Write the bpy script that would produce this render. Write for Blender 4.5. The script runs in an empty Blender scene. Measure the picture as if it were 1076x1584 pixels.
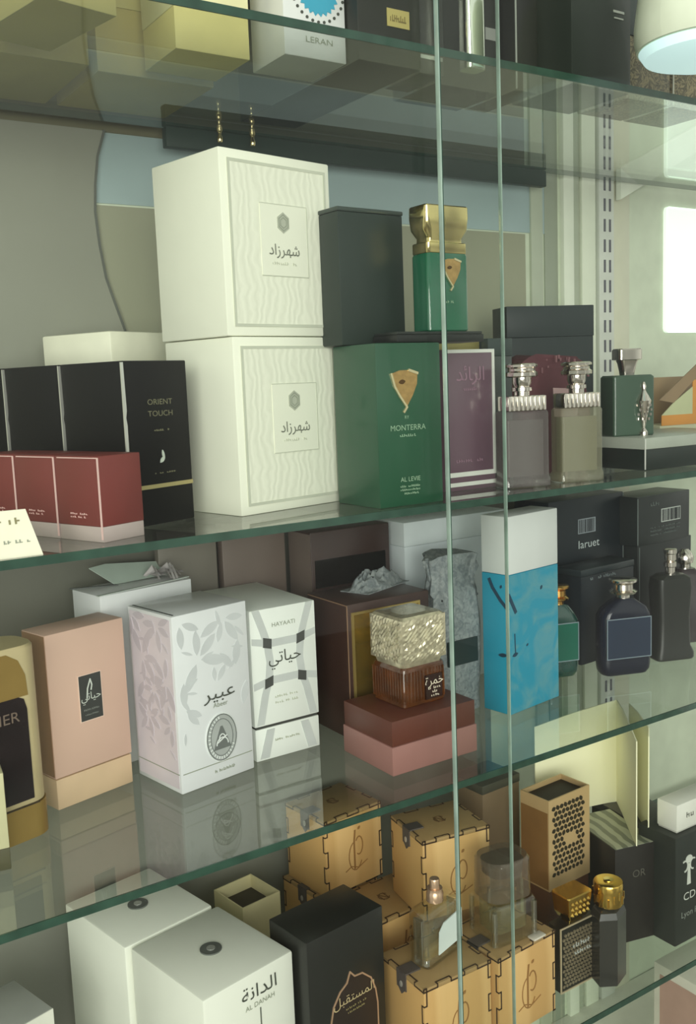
import bpy, bmesh, math, random
from mathutils import Vector, Matrix, noise
random.seed(7)
S = bpy.context.scene
COL = S.collection
PI = math.pi
ZC = 1.30                      # eye height of the photographer above the floor
# shelf top surfaces, relative to the eye
SA, SB, SC, SD, SE = .2475, -.100, -.3365, -.619, -.905
TH = .006                      # shelf glass thickness

# ---------------------------------------------------------------- camera
FPX = 1496.67
M = [[0.8323423946631007, 0.038601289110755124, -0.5529159778171392],
     [-0.10599966080725673, 0.9902451613336937, -0.09043557023623823],
     [0.5440314420649249, 0.13388226519668298, 0.828314752440498]]
def _w(r): return Vector((r[0], r[2], -r[1]))
right, down, fwd = _w(M[0]), _w(M[1]), _w(M[2])
cam = bpy.data.cameras.new('camera'); cam.sensor_fit = 'HORIZONTAL'; cam.sensor_width = 36
cam.lens = FPX / 1076 * 36; cam.clip_start = .02
co = bpy.data.objects.new('camera', cam); COL.objects.link(co)
co.matrix_world = Matrix(((right.x, -down.x, -fwd.x, 0), (right.y, -down.y, -fwd.y, 0),
                          (right.z, -down.z, -fwd.z, ZC), (0, 0, 0, 1)))
S.camera = co

# ---------------------------------------------------------------- world, lights, exposure
S.view_settings.view_transform = 'Standard'; S.view_settings.look = 'None'
S.view_settings.exposure = 0.22; S.view_settings.gamma = 1; S.view_settings.use_curve_mapping = False
S.cycles.transparent_max_bounces = 48; S.cycles.max_bounces = 12; S.cycles.transmission_bounces = 12
S.cycles.caustics_reflective = False; S.cycles.caustics_refractive = False
S.cycles.sample_clamp_indirect = 4
W = bpy.data.worlds.new('shop daylight'); S.world = W; W.use_nodes = True
wn, wl = W.node_tree.nodes, W.node_tree.links
wn.clear()
tc = wn.new('ShaderNodeTexCoord'); sx = wn.new('ShaderNodeSeparateXYZ'); wl.new(tc.outputs['Generated'], sx.inputs[0])
def wmath(op, a, b=None):
    n = wn.new('ShaderNodeMath'); n.operation = op
    for i, v in enumerate((a, b)):
        if v is None: continue
        if isinstance(v, (int, float)): n.inputs[i].default_value = v
        else: wl.new(v, n.inputs[i])
    return n.outputs[0]
# bright shop front behind the viewer (-Y), darker floor, paler ceiling
up_ = wmath('MULTIPLY_ADD', sx.outputs[2], .5); up_.node.inputs[2].default_value = .5
ramp = wn.new('ShaderNodeValToRGB'); wl.new(up_, ramp.inputs[0])
cr = ramp.color_ramp
cr.elements[0].position = 0; cr.elements[0].color = (.40, .39, .34, 1)
cr.elements[1].position = 1; cr.elements[1].color = (.50, .51, .47, 1)
e = cr.elements.new(.47); e.color = (.42, .42, .38, 1)
e = cr.elements.new(.56); e.color = (.72, .74, .67, 1)
az = wn.new('ShaderNodeTexNoise'); az.inputs['Scale'].default_value = 2.6; az.inputs['Detail'].default_value = 1
wl.new(tc.outputs['Generated'], az.inputs['Vector'])
r2 = wn.new('ShaderNodeValToRGB'); wl.new(az.outputs[0], r2.inputs[0])
r2.color_ramp.elements[0].position = .42; r2.color_ramp.elements[0].color = (.55, .55, .55, 1)
r2.color_ramp.elements[1].position = .62; r2.color_ramp.elements[1].color = (1.45, 1.45, 1.45, 1)
mx = wn.new('ShaderNodeMix'); mx.data_type = 'RGBA'; mx.blend_type = 'MULTIPLY'; mx.inputs[0].default_value = 1
wl.new(ramp.outputs[0], mx.inputs[6]); wl.new(r2.outputs[0], mx.inputs[7])
bg = wn.new('ShaderNodeBackground'); bg.inputs[1].default_value = .95
wl.new(mx.outputs[2], bg.inputs[0])
wo = wn.new('ShaderNodeOutputWorld'); wl.new(bg.outputs[0], wo.inputs[0])
def area(name, loc, target, sx_, sy_, power, color):
    l = bpy.data.lights.new(name, 'AREA'); l.shape = 'RECTANGLE'; l.size = sx_; l.size_y = sy_; l.energy = power; l.color = color
    o = bpy.data.objects.new(name, l); COL.objects.link(o); o.location = loc
    o.rotation_euler = (Vector(target) - Vector(loc)).to_track_quat('-Z', 'Y').to_euler()
area('shop_window_light', (-1.25, -1.45, ZC + .25), (.5, .75, ZC - .2), 1.7, 1.5, 42, (1, .985, .91))
area('shop_lamp_light', (-.30, -1.5, ZC + .15), (.65, .75, ZC - .35), .8, .8, 13, (1, .985, .93))  # added fill from out of view, brightens the darker fronts

# ---------------------------------------------------------------- materials
def lin(c):
    return tuple((v / 255 / 12.92 if v / 255 <= .04045 else ((v / 255 + .055) / 1.055) ** 2.4) for v in c) + (1,)
def mat(name, rgb, rough=.5, metal=0, var=.06, scale=30, bump=0, bscale=200, spec=.5, coat=0):
    m = bpy.data.materials.new(name); m.use_nodes = True
    nt = m.node_tree; p = nt.nodes['Principled BSDF']
    c = lin(rgb)
    tcn = nt.nodes.new('ShaderNodeTexCoord')
    n = nt.nodes.new('ShaderNodeTexNoise'); n.inputs['Scale'].default_value = scale; n.inputs['Detail'].default_value = 3
    nt.links.new(tcn.outputs['Object'], n.inputs['Vector'])
    r = nt.nodes.new('ShaderNodeValToRGB'); nt.links.new(n.outputs[0], r.inputs[0])
    r.color_ramp.elements[0].position = .3; r.color_ramp.elements[1].position = .7
    r.color_ramp.elements[0].color = tuple(v * (1 - var) for v in c[:3]) + (1,)
    r.color_ramp.elements[1].color = tuple(min(1, v * (1 + var)) for v in c[:3]) + (1,)
    nt.links.new(r.outputs[0], p.inputs['Base Color'])
    p.inputs['Roughness'].default_value = rough; p.inputs['Metallic'].default_value = metal
    p.inputs['Specular IOR Level'].default_value = spec; p.inputs['Coat Weight'].default_value = coat
    p.inputs['Coat Roughness'].default_value = .08
    if bump:
        b = nt.nodes.new('ShaderNodeBump'); b.inputs['Strength'].default_value = bump; b.inputs['Distance'].default_value = .002
        n2 = nt.nodes.new('ShaderNodeTexNoise'); n2.inputs['Scale'].default_value = bscale
        nt.links.new(tcn.outputs['Object'], n2.inputs['Vector']); nt.links.new(n2.outputs[0], b.inputs['Height'])
        nt.links.new(b.outputs[0], p.inputs['Normal'])
    return m
def emit(name, rgb, s):
    m = bpy.data.materials.new(name); m.use_nodes = True; nt = m.node_tree
    p = nt.nodes['Principled BSDF']; p.inputs['Base Color'].default_value = lin(rgb)
    p.inputs['Emission Color'].default_value = lin(rgb); p.inputs['Emission Strength'].default_value = s
    return m
def glass(name, tint, f0=.04, rough=.0, body=None, amount=0):
    """thin clear glass: tinted see-through + angle dependent reflection; body/amount add a milky or coloured content"""
    m = bpy.data.materials.new(name); m.use_nodes = True; nt = m.node_tree; N, L = nt.nodes, nt.links
    for x in list(N): N.remove(x)
    out = N.new('ShaderNodeOutputMaterial'); g = N.new('ShaderNodeNewGeometry')
    dp = N.new('ShaderNodeVectorMath'); dp.operation = 'DOT_PRODUCT'
    L.new(g.outputs['Normal'], dp.inputs[0]); L.new(g.outputs['Incoming'], dp.inputs[1])
    def mth(op, a, b):
        n = N.new('ShaderNodeMath'); n.operation = op
        for i, v in enumerate((a, b)):
            if isinstance(v, (int, float)): n.inputs[i].default_value = v
            elif v is not None: L.new(v, n.inputs[i])
        return n.outputs[0]
    c = mth('ABSOLUTE', dp.outputs['Value'], None)
    k = mth('POWER', mth('SUBTRACT', 1.0, c), 5.0)
    fr = mth('ADD', mth('MULTIPLY', k, 1 - f0), f0)
    t = N.new('ShaderNodeBsdfTransparent'); t.inputs[0].default_value = tint + (1,)
    gl = N.new('ShaderNodeBsdfGlossy'); gl.inputs['Roughness'].default_value = rough; gl.inputs[0].default_value = (1, 1, 1, 1)
    base = t.outputs[0]
    if body:
        d = N.new('ShaderNodeBsdfDiffuse'); d.inputs[0].default_value = lin(body)
        mm = N.new('ShaderNodeMixShader'); mm.inputs[0].default_value = amount
        L.new(t.outputs[0], mm.inputs[1]); L.new(d.outputs[0], mm.inputs[2]); base = mm.outputs[0]
    mix = N.new('ShaderNodeMixShader'); L.new(fr, mix.inputs[0]); L.new(base, mix.inputs[1]); L.new(gl.outputs[0], mix.inputs[2])
    L.new(mix.outputs[0], out.inputs[0])
    return m
def crystal(name, rgb, rough=.03):
    m = mat(name, rgb, rough); p = m.node_tree.nodes['Principled BSDF']
    p.inputs['Transmission Weight'].default_value = 1; p.inputs['IOR'].default_value = 1.45
    return m
def two_tone(name, a, b, scale, lo, hi, rough=.4, wave=False, bump=0, distort=3):
    m = mat(name, a, rough); nt = m.node_tree
    n = [x for x in nt.nodes if x.type == 'TEX_NOISE'][0]; r = [x for x in nt.nodes if x.type == 'VALTORGB'][0]
    n.inputs['Scale'].default_value = scale; n.inputs['Detail'].default_value = 4; n.inputs['Distortion'].default_value = distort
    src = n
    if wave:
        w = nt.nodes.new('ShaderNodeTexWave'); w.inputs['Scale'].default_value = scale; w.inputs['Distortion'].default_value = distort
        w.inputs['Detail'].default_value = 2
        t = [x for x in nt.nodes if x.type == 'TEX_COORD'][0]; nt.links.new(t.outputs['Object'], w.inputs['Vector'])
        nt.links.new(w.outputs[0], r.inputs[0]); src = w
    r.color_ramp.elements[0].position = lo; r.color_ramp.elements[1].position = hi
    r.color_ramp.elements[0].color = lin(a); r.color_ramp.elements[1].color = lin(b)
    if bump:
        bn = nt.nodes.new('ShaderNodeBump'); bn.inputs['Strength'].default_value = bump; bn.inputs['Distance'].default_value = .001
        nt.links.new(src.outputs[0], bn.inputs['Height']); nt.links.new(bn.outputs[0], nt.nodes['Principled BSDF'].inputs['Normal'])
    return m
G = {}
G['shelf'] = glass('shelf glass', (.925, .952, .932), .05)
G['door'] = glass('door glass', (.972, .984, .974), .012)
G['edge'] = mat('green glass edge', (46, 74, 62), .15, var=.25, scale=60)
G['door_edge'] = mat('pale glass edge', (150, 172, 160), .2, var=.3, scale=25)
K = {}
def C(key, rgb, **k):
    if key not in K: K[key] = mat(key, rgb, **k)
    return K[key]

# ---------------------------------------------------------------- mesh helpers
def link(name, me, m=None, parent=None):
    if m: me.materials.append(m)
    o = bpy.data.objects.new(name, me); COL.objects.link(o)
    if parent: o.parent = parent
    return o
def fin(name, bm, m, parent=None, smooth=False):
    bmesh.ops.recalc_face_normals(bm, faces=bm.faces[:])
    me = bpy.data.meshes.new(name); bm.to_mesh(me); bm.free()
    if smooth:
        for p in me.polygons: p.use_smooth = True
        try: me.set_sharp_from_angle(angle=math.radians(smooth if smooth > 1 else 40))
        except Exception: pass
    return link(name, me, m, parent)
def add_box(bm, x0, x1, y0, y1, z0, z1, bev=0, seg=2):
    r = bmesh.ops.create_cube(bm, size=1)
    vs = r['verts']
    for v in vs:
        v.co = Vector((x0 + (v.co.x + .5) * (x1 - x0), y0 + (v.co.y + .5) * (y1 - y0), z0 + (v.co.z + .5) * (z1 - z0)))
    if bev:
        es = list({e for v in vs for e in v.link_edges})
        bmesh.ops.bevel(bm, geom=es, offset=bev, segments=seg, affect='EDGES', profile=.5)
def box(name, parent, x0, x1, y0, y1, z0, z1, m, bev=.0008):
    bm = bmesh.new(); add_box(bm, x0, x1, y0, y1, z0, z1, bev)
    return fin(name, bm, m, parent, smooth=30 if bev else False)
def ring(w, d, r, n=5):
    """rounded rectangle outline centred on 0"""
    r = max(min(r, w / 2 - 1e-5, d / 2 - 1e-5), 1e-5); pts = []
    for cx, cy, a0 in ((w / 2 - r, -d / 2 + r, -90), (w / 2 - r, d / 2 - r, 0), (-w / 2 + r, d / 2 - r, 90), (-w / 2 + r, -d / 2 + r, 180)):
        for i in range(n + 1):
            a = math.radians(a0 + 90 * i / n); pts.append((cx + r * math.cos(a), cy + r * math.sin(a)))
    return pts
def add_loft(bm, rings, n=5, cap=True):
    """rings: (z, w, d, r) or (z, w, d, r, cx, cy)"""
    prev = None; first = None
    for q in rings:
        z, w, d, r = q[:4]; cx, cy = (q[4], q[5]) if len(q) > 4 else (0, 0)
        vs = [bm.verts.new((x + cx, y + cy, z)) for x, y in ring(w, d, r, n)]
        if prev:
            for i in range(len(vs)):
                j = (i + 1) % len(vs); bm.faces.new((prev[i], prev[j], vs[j], vs[i]))
        else: first = vs
        prev = vs
    if cap: bm.faces.new(first[::-1]); bm.faces.new(prev)
def loft(name, parent, rings, m, n=5, smooth=35):
    bm = bmesh.new(); add_loft(bm, rings, n); return fin(name, bm, m, parent, smooth)
def lathe(name, parent, prof, m, seg=28, c=(0, 0), smooth=35):
    """prof: (radius, z) from bottom to top"""
    return loft(name, parent, [(z, 2 * r, 2 * r, r, c[0], c[1]) for r, z in prof], m, max(3, seg // 4), smooth)
# faces of a carton: origin, U (left to right as seen), V, N
def face(f, w, d, h):
    return {'F': (Vector((0, 0, 0)), Vector((1, 0, 0)), Vector((0, 0, 1)), Vector((0, -1, 0))),
            'L': (Vector((0, d, 0)), Vector((0, -1, 0)), Vector((0, 0, 1)), Vector((-1, 0, 0))),
            'T': (Vector((0, 0, h)), Vector((1, 0, 0)), Vector((0, 1, 0)), Vector((0, 0, 1)))}[f]
def add_poly(bm, fr, pts, t=.0004, off=0):
    o, u, v, n = fr
    a = [bm.verts.new(o + u * x + v * y + n * (off + t)) for x, y in pts]
    b = [bm.verts.new(o + u * x + v * y + n * (off - .0002)) for x, y in pts]
    try: bm.faces.new(a)
    except ValueError: return
    bm.faces.new(b[::-1])
    for i in range(len(pts)):
        j = (i + 1) % len(pts); bm.faces.new((a[j], a[i], b[i], b[j]))
def polys(name, parent, fr, lists, m, t=.0004, off=0):
    bm = bmesh.new()
    for i, p in enumerate(lists): add_poly(bm, fr, p, t + 4e-6 * i, off)
    return fin(name, bm, m, parent)
def rect(x0, x1, y0, y1): return [(x0, y0), (x1, y0), (x1, y1), (x0, y1)]
def frame(x0, x1, y0, y1, w):
    return [rect(x0, x1, y0, y0 + w), rect(x0, x1, y1 - w, y1), rect(x0, x0 + w, y0 + w, y1 - w), rect(x1 - w, x1, y0 + w, y1 - w)]
def ell(cx, cy, rx, ry, n=20, a0=0): return [(cx + rx * math.cos(a0 + 2 * PI * i / n), cy + ry * math.sin(a0 + 2 * PI * i / n)) for i in range(n)]
def stroke(pts, w, w2=None):
    """polyline -> list of quads"""
    out = []
    for i, ((x0, y0), (x1, y1)) in enumerate(zip(pts, pts[1:])):
        l = math.hypot(x1 - x0, y1 - y0) or 1e-9; nx, ny = -(y1 - y0) / l * w / 2, (x1 - x0) / l * w / 2
        ex, ey = (x1 - x0) / l * w * .3, (y1 - y0) / l * w * .3
        out.append([(x0 + nx - ex, y0 + ny - ey), (x1 + nx + ex, y1 + ny + ey), (x1 - nx + ex, y1 - ny + ey), (x0 - nx - ex, y0 - ny - ey)])
    return out
def arc(cx, cy, rx, ry, a0, a1, n=12):
    return [(cx + rx * math.cos(math.radians(a0 + (a1 - a0) * i / n)), cy + ry * math.sin(math.radians(a0 + (a1 - a0) * i / n))) for i in range(n + 1)]
def leaf(cx, cy, l, w, ang):
    pts = []
    for i in range(7):
        t = i / 6; pts.append((l * (t - .0), w * math.sin(PI * t) ** .8 / 2))
    pts += [(l * t, -w * math.sin(PI * t) ** .8 / 2) for t in (5 / 6, 4 / 6, .5, 2 / 6, 1 / 6)]
    ca, sa = math.cos(ang), math.sin(ang)
    return [(cx + x * ca - y * sa, cy + x * sa + y * ca) for x, y in pts]
def ticks(x0, x1, y, h, n, seed=0):
    """a line of print too small to read"""
    r = random.Random(seed); out = []; s = (x1 - x0) / n
    for i in range(n):
        k = r.random()
        if k < .12: continue
        a = x0 + i * s
        out.append(rect(a, a + s * .28, y, y + h * (1 if k > .5 else .7)))
        if k > .35: out.append(rect(a, a + s * .75, y + (h * .4 if k > .7 else 0), y + (h * .4 if k > .7 else 0) + h * .22))
    return out
def text(name, parent, fr, s, cx, y, size, m, t=.0004, sx=1):
    cu = bpy.data.curves.new(name, 'FONT'); cu.body = s; cu.size = size; cu.align_x = 'CENTER'; cu.extrude = 0; cu.resolution_u = 3
    tmp = bpy.data.objects.new(name, cu); COL.objects.link(tmp)
    dg = bpy.context.evaluated_depsgraph_get(); me = bpy.data.meshes.new_from_object(tmp.evaluated_get(dg))
    bpy.data.objects.remove(tmp); bpy.data.curves.remove(cu)
    o, u, v, n = fr
    for vt in me.vertices:
        x, yy = vt.co.x * sx, vt.co.y
        vt.co = o + u * (cx + x) + v * (y + yy) + n * t
    me.materials.clear()
    return link(name, me, m, parent)
def ar(s): return s[::-1]
A_SHAHRAZAD = ar('\uFEB7\uFEEC\uFEAE\uFEAF\uFE8D\uFEA9')
A_HAYATI = ar('\uFEA3\uFEF4\uFE8E\uFE97\uFEF2')
A_ABEER = ar('\uFECB\uFE92\uFEF4\uFEAE')
A_DANAH = ar('\uFE8D\uFEDF\uFEAA\uFE8D\uFEE7\uFE94')
A_QAHWA = ar('\uFEA7\uFEE4\uFEAE\uFE93')
A_MASK = ar('\uFE8D\uFEDF\uFEE4\uFEB4\uFE98\uFED8\uFE92\uFEDE')

# ---------------------------------------------------------------- object helpers
def thing(name, label, cat, loc, yaw=0, group=None):
    o = bpy.data.objects.new(name, None); COL.objects.link(o); o.empty_display_size = .02
    o.location = (loc[0], loc[1], loc[2] + ZC); o.rotation_euler = (0, 0, math.radians(yaw))
    o['label'] = label; o['category'] = cat
    if group: o['group'] = group
    return o
def struct(o, label=None):
    o['kind'] = 'structure'
    if label: o['label'] = label
    return o
def sbox(name, x0, x1, y0, y1, z0, z1, m, label=None, bev=0):
    return struct(box(name, None, x0, x1, y0, y1, z0 + ZC, z1 + ZC, m, bev), label)
def dup(root, loc, yaw, label, group=None):
    r = root.copy(); COL.objects.link(r); r.location = (loc[0], loc[1], loc[2] + ZC); r.rotation_euler = (0, 0, math.radians(yaw))
    r['label'] = label
    if group: r['group'] = group
    for ch in list(root.children):
        c = ch.copy(); COL.objects.link(c); c.parent = r
        for g in list(ch.children):
            d = g.copy(); COL.objects.link(d); d.parent = c
    return r

# ================================================================ SETTING
sbox('floor', -2.5, 3, -3, .96, -ZC - .02, -ZC, C('shop floor', (120, 116, 106), rough=.35))
sbox('wall_back', -.6, 2.2, .905, .93, -ZC, 1.3, C('pale wall', (205, 214, 192), rough=.6))
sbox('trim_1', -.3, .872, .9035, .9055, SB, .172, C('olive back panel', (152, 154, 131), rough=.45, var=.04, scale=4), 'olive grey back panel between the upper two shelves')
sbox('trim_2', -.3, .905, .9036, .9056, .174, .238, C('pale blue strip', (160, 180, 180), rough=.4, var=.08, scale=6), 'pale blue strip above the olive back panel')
sbox('trim_3', -.3, .93, .9034, .9055, SC, SB - TH, C('dark grey back panel', (108, 108, 98), rough=.4, scale=5), 'dark grey back panel between the middle shelves')  # dark tone stands for shade and mirrored box backs between these shelves
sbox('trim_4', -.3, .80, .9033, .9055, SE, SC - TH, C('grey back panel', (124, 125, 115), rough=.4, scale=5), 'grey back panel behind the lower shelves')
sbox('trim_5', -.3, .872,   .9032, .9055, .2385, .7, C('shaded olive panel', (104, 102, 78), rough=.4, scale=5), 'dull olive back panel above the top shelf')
for i, (x0, x1, c, yy) in enumerate(((.880, .900, (176, 184, 164), .901), (.905, .928, (150, 158, 140), .903), (.933, .951, (226, 232, 214), .897),
                                 (.953, .966, (170, 178, 158), .902), (.968, .993, (222, 228, 208), .899), (1.03, 1.062, (206, 206, 184), .902))):
    sbox('trim_%d' % (6 + i), x0, x1, yy, .9062, SE, .7, C('upright strip %d' % i, c, rough=.4, var=.03), 'upright pale strip on the back wall', .0006)
# slanted reflection put in as a pale board on the back wall
bm = bmesh.new()
add_poly(bm, (Vector((0, .897, ZC)), Vector((1, 0, 0)), Vector((0, 0, 1)), Vector((0, -1, 0))), [(1.03, .222), (1.34, .37), (1.34, .40), (1.03, .262)], .008)
struct(fin('trim_12', bm, C('white soffit', (228, 234, 216), rough=.4)), 'white slanting board on the back wall at right')
# bright reflection put in as a glowing pane at the right end
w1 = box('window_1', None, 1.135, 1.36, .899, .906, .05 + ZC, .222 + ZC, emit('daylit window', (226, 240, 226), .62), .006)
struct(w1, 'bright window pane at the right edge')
# slotted upright
st = thing('slotted_upright', 'white slotted metal upright on the back wall right of the pale strips', 'shelf upright', (1.012, .897, SE))
box('channel', st, -.014, .014, 0, .008, 0, 1.5, C('white metal', (206, 210, 200), rough=.35), .001)
bm = bmesh.new()
for k in range(56):
    for sx_ in (-.006, .004): add_box(bm, sx_, sx_ + .0035, -.0006, .001, .02 + k * .026, .036 + k * .026)
fin('slots', bm, C('slot shade', (92, 92, 100), rough=.6), st)
# cabinet floor
sbox('trim_13', -.5, 1.6, .59, .903, SE - .02, SE, C('cabinet floor', (206, 206, 192), rough=.4), 'cabinet floor below the lowest glass shelf')
sbox('trim_14', -.5, 1.6, .60, .903, -ZC, SE - .0205, C('cabinet plinth', (150, 150, 140), rough=.5), 'cabinet plinth')

# glass shelves
def shelf(z, label, front=.6, back=.88):
    t = thing('glass_shelf', label, 'glass shelf', (0, 0, z - TH), 0, 'glass shelves of the cabinet')
    box('pane', t, -.35, 1.30, front + .0012, back - .001, 0, TH, G['shelf'], 0)
    box('front_edge', t, -.35, 1.30, front, front + .0012, 0, TH, G['edge'], 0)
    box('back_edge', t, -.35, 1.30, back - .001, back, 0, TH, G['edge'], 0)
shelf(SA, 'topmost glass shelf, seen from below, under the black cartons')
shelf(SB, 'glass shelf under the two stacked white cartons')
shelf(SC, 'glass shelf under the floral white carton and turquoise carton')
shelf(SD, 'lowest glass shelf, under the wooden boxes')
r = thing('support_rail', 'dark green rail under the back edge of the topmost glass shelf', 'rail', (.385, .868, .2225))
box('bar', r, 0, .489, 0, .010, 0, .0185, C('dark rail', (34, 52, 45), rough=.45, spec=.3), .001)
for x in (.05, .085):
    o = thing('shelf_pin', 'small brass pin standing under the top shelf, %s of the pair above the white cartons' % ('left' if x < .06 else 'right'), 'shelf pin', (.385 + x, .858, .2285), 0)
    lathe('stem', o, [(.0022, 0), (.0028, .001), (.0028, .005), (.0018, .0065), (.0018, .009), (.003, .0105), (.003, .0130)], C('brass pin', (214, 200, 150), rough=.2, metal=1), 12)
# sliding doors
d = thing('sliding_glass_door', 'left sliding glass door, its pale right edge the right one of the two upright lines', 'glass door', (0, .581, SE))
box('pane', d, -.40, .5363, 0, .004, 0, 1.7, G['door'], 0)
box('edge', d, .5363, .5372, 0, .004, 0, 1.7, G['door_edge'], .0004)
d = thing('sliding_glass_door', 'right sliding glass door, its green left edge the left one of the two upright lines', 'glass door', (0, .568, SE))
box('pane', d, .4667, 1.4, 0, .0045, 0, 1.7, G['door'], 0)
box('edge', d, .4657, .4667, 0, .0045, 0, 1.7, G['door_edge'], .0004)
box('ground_rim', d, .4667, .4671, -.0002, .0047, 0, 1.7, G['edge'], 0)

# curved board behind the black cartons
t = thing('curved_board', 'grey white board with a curved right edge behind the black cartons', 'board', (0, .9033, SB))
edge = [(.345, 0.0), (.358, .06), (.352, .13), (.343, .16), (.335, .185), (.329, .205), (.325, .235), (.323, .265), (.325, .290), (.329, .315), (.337, .3385)]
fr = (Vector((0, 0, 0)), Vector((1, 0, 0)), Vector((0, 0, 1)), Vector((0, -1, 0)))
polys('panel', t, fr, [[(.10, 0)] + edge + [(.10, .3385)]], C('grey white board', (138, 140, 126), rough=.5, var=.05, scale=5), .004)
polys('rim', t, fr, stroke(edge, .0022), C('dark rim', (92, 96, 88), rough=.4), .0046)

# ================================================================ SHELF B (level with the eye)
# --- two white embossed cartons
WB = C('white carton', (238, 240, 222), rough=.45, var=.015)
WP = two_tone('embossed white board', (229, 231, 213), (234, 236, 218), 45, .2, .8, .5, wave=True, bump=.16, distort=9)
WG = C('grey print', (150, 156, 140), rough=.6); WL = C('light grey print', (196, 200, 182), rough=.6); DK = C('dark print', (70, 74, 66), rough=.5)
def white_carton(label, loc, yaw):
    t = thing('perfume_carton', label, 'perfume box', loc, yaw, 'white embossed cartons')
    w, d, h = .110, .088, .1365
    box('body', t, 0, w, 0, d, 0, h, WB, .0012)
    fr = face('F', w, d, h)
    polys('embossed_panel', t, fr, [rect(.007, w - .005, .007, h - .007)], WP, .0003)
    polys('border', t, fr, frame(.007, w - .005, .007, h - .007, .0022), WL, .0007)  # grey strips paint the shading line around the embossed panel
    polys('label_plate', t, fr, [rect(.036, .083, .046, .100)], C('label white board', (234, 236, 218), rough=.45, var=.01), .0008)
    polys('label_outline', t, fr, stroke([(.036, .046), (.083, .046)], .0006) + stroke([(.036, .100), (.083, .100)], .0006) + stroke([(.083, .046), (.083, .100)], .0006), WL, .0010)
    hx = ell(.0585, .0865, .0068, .0080, 6, PI / 6 + PI / 3)
    e = polys('hexagon_emblem', t, fr, [hx], C('hexagon grey', (176, 180, 164), rough=.5), .0012)
    for rr in (.0052, .0034): polys('emblem_ring', e, fr, stroke([(.0585 + (x - .0585) * rr / .0068, .0865 + (y - .0865) * rr / .0068) for x, y in hx + hx[:1]], .0007), WG, .0015)
    text('lettering', t, fr, A_SHAHRAZAD, .0585, .0620, .0115, C('mid grey print', (112, 116, 104), rough=.5), .0013, 1.0)
    polys('small_lettering', t, fr, ticks(.046, .071, .0545, .0022, 12, 1), WL, .0012)
    return t
wc = white_carton('upper of the two stacked white embossed cartons', (.3325, .660, SB + .1370), 10.5)
dup(wc, (.336, .660, SB), 11.5, 'lower of the two stacked white embossed cartons, standing on the glass')

# --- black cartons, light on the wrapped edges painted as silver strips
BK = C('black carton', (13, 13, 12), rough=.5, var=.1, spec=.15); SIL = C('silver foil', (214, 214, 206), rough=.25, metal=.6); GOLDP = C('gold print', (170, 158, 108), rough=.4, metal=.3)
def black_carton(label, loc, yaw):
    w, d, h = .0625, .0685, .1205
    t = thing('perfume_carton', label, 'perfume box', loc, yaw, 'black cartons behind the red ones')
    box('body', t, 0, w, 0, d, 0, h, BK, .0008)
    fr = face('F', w, d, h)
    polys('gold_band', t, fr, [rect(.0, w, .0270, .0300)], GOLDP, .0005)
    polys('silver_seam', t, fr, [[(-.0012, .002), (.0008, .002), (.0012, .075), (.0004, .08), (.0014, .085), (.0008, h - .001), (-.0014, h - .001)]], SIL, .0009)
    text('lettering', t, fr, 'ORIENT', .0335, .0885, .0058, DIMG, .0007, 1.2)
    text('lettering', t, fr, 'TOUCH', .0335, .0800, .0058, DIMG, .0007, 1.2)
    polys('small_lettering', t, fr, ticks(.027, .042, .0690, .0014, 8, 3), DIMG, .0006)
    polys('small_lettering', t, fr, ticks(.025, .046, .0375, .0012, 9, 4), DIMG, .0006)
    polys('crane_emblem', t, fr, [leaf(.0305, .0455, .0065, .0030, .75), leaf(.0345, .0480, .0070, .0022, 1.75)], C('pale emblem', (190, 198, 186), rough=.4), .0007)
    return t
DIMG = C('dim gold', (118, 116, 88), rough=.5)
bc = black_carton('front black carton with gold lettering and gold band beside the white cartons', (.250, .665, SB), 20)
dup(bc, (.2258, .7310, SB), 20, 'middle black carton left of the gold-lettered one, behind the red cartons')
dup(bc, (.2016, .7970, SB), 20, 'black carton whose edge shows at the far left, behind the red cartons')
# --- red cartons
RD = C('red carton', (116, 50, 45), rough=.45, var=.12, scale=14); RS = C('silver pink band', (188, 172, 168), rough=.35, metal=.2); RW = C('pale pink edge', (226, 190, 184), rough=.4)
def red_carton(label, loc, yaw):
    w, d, h = .0360, .0455, .0575
    t = thing('perfume_carton', label, 'perfume box', loc, yaw, 'red cartons at the left')
    box('body', t, 0, w, 0, d, .0105, h, RD, .0006); box('base_band', t, .0002, w - .0002, .0002, d - .0002, 0, .0105, RS, .0005)
    fl = face('L', w, d, h)
    polys('edge_line', t, fl, [rect(d - .0012, d, .002, h - .001)], RW, .0005)
    polys('edge_line', t, fl, [rect(.003, d - .0012, h - .0016, h - .0009)], RW, .0005)
    polys('small_lettering', t, fl, ticks(d - .032, d - .014, .0180, .0012, 9, 6), RW, .0004)
    polys('small_lettering', t, fl, ticks(d - .032, d - .014, .0158, .0012, 9, 7), RW, .0004)
    return t
rc = red_carton('front red carton with its silver pink base, rightmost of the red row', (.212, .6185, SB), 20)
dup(rc, (.1962, .6620, SB), 20, 'second red carton from the right, left of the front one')
dup(rc, (.1804, .7055, SB), 20, 'leftmost red carton, cut by the left edge behind the price card')
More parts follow.
